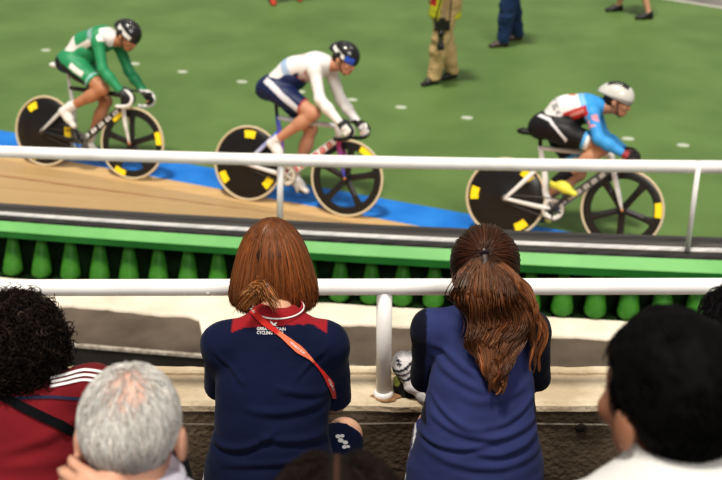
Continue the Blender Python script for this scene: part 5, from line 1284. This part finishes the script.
# ================================================================== people standing on the infield
def standing(label, fl, fr, face, S):
    """fl, fr: ground points of the two feet; face: horizontal facing direction"""
    f = nrm(V3(face[0], face[1], 0)); l = np.cross((0, 0, 1), f); mid = (fl + fr) / 2; U = V3(0, 0, 1)
    pel = mid + U * .93; chest = pel + U * .36 + f * .01; nk = chest + U * .15; hc = nk + U * .17 + f * .02; R = frame_of(f - U * .12, (0, 0, 1)); k_ = S.get('stride', .0)
    tor = [RC(pel, pel + U * .15, .155, .145, f, 1.35), RC(pel + U * .15, chest, .145, .165, f, 1.35), RC(chest, nk - U * .04, .165, .09, f, 1.4)]
    arms, hands = [], []; legs_, shins, feet, an = [], [], [], []
    for sg, ft in ((1, fl), (-1, fr)):
        sh = nk + l * sg * .185 - U * .06; el = sh + l * sg * .06 - U * .27 - f * .03; wr = el + f * .14 - U * .17 - l * sg * .05
        if S.get('bent'): wr = el + f * .22 + U * .02 - l * sg * .12
        arms += [EL(sh, (.062,) * 3), RC(sh, el, .052, .042), RC(el, wr, .042, .027)]; hands += hand_prims(wr, wr - el, -l * sg, f, 1, .5)
        hp = pel + l * sg * .09; a_ = ft + U * .085 - f * .0; kn = (hp + a_) / 2 + f * .03 + U * .01
        legs_ += [RC(hp, kn, .09, .06)]; shins += [RC(kn, kn + (a_ - kn) * .35, .055, .056), RC(kn + (a_ - kn) * .35, a_, .056, .036)]; bg = S.get('baggy', 0); an.append(a_)
        feet.append(shoe_prims(ft - f * .07, ft + f * .20, U, .95))
    skin = np.array(S['skin'])
    allp = [p.grow(-.012) for p in tor] + [RC(nk - U * .03, hc - U * .05, .058, .054)] + head_prims(hc, R) + arms + hands + legs_ + shins + feet[0] + feet[1]
    def cs(V): c = np.tile(skin, (len(V), 1)); return head_paint(V, c, hc, R, 1, skin)
    P = body_obj('person', allp, SKIN(), cs, None, vox=.009, k=.03); tag(P, label, 'person')
    body_obj(S.get('topname', 'jacket'), [p.grow(.014) for p in tor + arms] + [RC(pel - U * .16, pel + U * .02, .165 + 1.6 * S.get('baggy', 0), .155 + S.get('baggy', 0), f, 1.15)], CLOTH(), S['top'], P, vox=.010, k=.03, cut=[(pel + U * S.get('hem', -.06), -U)], disp=lambda V, N: fbm(V, 9) * .006)
    lp = [p.grow(.018 + bg) for p in legs_] + [RC(pel - U * .04, pel + U * .06, .15, .15, f, 1.3)]
    if not S.get('shorts'): lp += [p.grow(.022 + bg) for p in shins]
    body_obj('shorts' if S.get('shorts') else 'trousers', lp, CLOTH(), S['pants'], P, vox=.010, k=.03, cut=[(fl * V3(1, 1, 0) + U * (S['shorts'] if S.get('shorts') else .05), -U)], disp=lambda V, N: fbm(V * V3(1, 1, 1.5), 10) * .010)
    for q in feet:
        def csh(V):
            c = np.tile(np.array(S['shoe']), (len(V), 1))
            if 'toe' in S: t = (V - (fl + fr) / 2) @ f; tt = t - t.min(); c[tt > .17] = S['toe']
            return c
        body_obj('shoe', [p.grow(.006) for p in q], vcol('shoe', .4, .4), csh, P, vox=.008)
    hair = [EL(hc + R[2] * .03 - R[0] * .016, (.106, .086, .098), R, cut=[(hc + R[0] * .05 + R[2] * .03, R[0] - R[2] * .5), (hc - R[2] * .05, -R[2])])]
    body_obj('hair', hair, HAIRM(), np.array(S.get('hair', (.03, .02, .015))), P, vox=.008)
    return P, pel, f, l
fl, fr = at_z(434, 83.5, 0), at_z(452, 78, 0); pz = .93
def khtop(V):
    c = np.tile(V3(.42, .022, .022), (len(V), 1)); c[V[:, 2] < .90] = (.50, .50, .03)
    mx = (fl + fr)[:2] / 2
    m = (V[:, 2] < 1.05) & (np.abs(V[:, 0] - mx[0]) < .11) & (V[:, 1] < mx[1]); c[m] = (.50, .50, .03); return c
PK, pel, f, l = standing('person in khaki trousers, red jacket and yellow vest standing on the green infield', fl, fr, (-.75, -.62), dict(skin=(.5, .28, .18), top=khtop, pants=lambda V: np.tile(V3(.50, .36, .19), (len(V), 1)) * (1 + .1 * fbm(V, 8))[:, None], shoe=(.02, .018, .018), hem=-.17, baggy=.022, bent=True))
# camera hanging at the hip
cp = at_y(442, 31, (fl + fr)[1] / 2 - .33); cmr = empty('camera', tuple(cp)); tag(cmr, 'black camera with long lens hanging at the hip of the khaki trousers', 'camera')
mb = MB(); mb.box((-.085, -.035, .01), (.085, .035, .115), (.012, .012, .013)); mb.box((-.035, -.03, .115), (.035, .03, .145), (.012, .012, .013)); mb.tube([(-.07, 0, .04), (-.07, -.05, .04)], .02, 10, (.012, .012, .013)); mb.build('camera_body', PAINT(), cmr)
mb = MB(); mb.lathe([(0, .02), (.036, .02), (.036, -.06), (.032, -.065), (.032, -.15), (.042, -.16), (.042, -.21), (.034, -.215), (0, -.20)], (-.01, 0, 0), 'z', 24, [(.012,) * 3] * 3 + [(.10, .09, .07)] * 1 + [(.012,) * 3] * 5); mb.build('lens', PAINT(), cmr)
mb = MB(); mb.tube(smooth_path([(-.08, 0, .11), (-.03, -.02, .34), (.05, .0, .62), (.03, .12, .66)], 14), .008, 6, (.02, .02, .02)); mb.tube(smooth_path([(.08, 0, .11), (.09, -.01, .34), (.08, .0, .60)], 12), .008, 6, (.02, .02, .02)); mb.build('strap', CLOTH(), cmr)
fl, fr = at_z(503, 46.5, 0), at_z(517, 40, 0)
standing('person in blue jeans and brown shoes standing on the green infield', fl, fr, (-.93, -.25), dict(skin=(.5, .3, .2), top=lambda V: np.tile(V3(.12, .13, .15), (len(V), 1)), pants=lambda V: np.tile(V3(.020, .042, .105), (len(V), 1)) * (1 + .3 * fbm(V, 5))[:, None], shoe=(.055, .035, .028), baggy=.02))
fl, fr = at_z(618, 11, 0), at_z(648, 19, 0)
standing('person with bare ankles and black shoes standing near the grey apron', fl, fr, (-.95, -.2), dict(skin=(.52, .29, .19), shorts=.5, top=lambda V: np.tile(V3(.3, .3, .3), (len(V), 1)), pants=lambda V: np.tile(V3(.03, .03, .04), (len(V), 1)), shoe=(.012, .012, .013)))
fl, fr = at_z(298, -1, 0), at_z(272, 3, 0)
standing('person in dark shoes with red toes at the far side of the infield', fl, fr, (.25, -.95), dict(skin=(.5, .3, .2), top=lambda V: np.tile(V3(.3, .04, .04), (len(V), 1)), pants=lambda V: np.tile(V3(.03, .02, .025), (len(V), 1)), shoe=(.07, .015, .015), toe=(.50, .06, .03)))
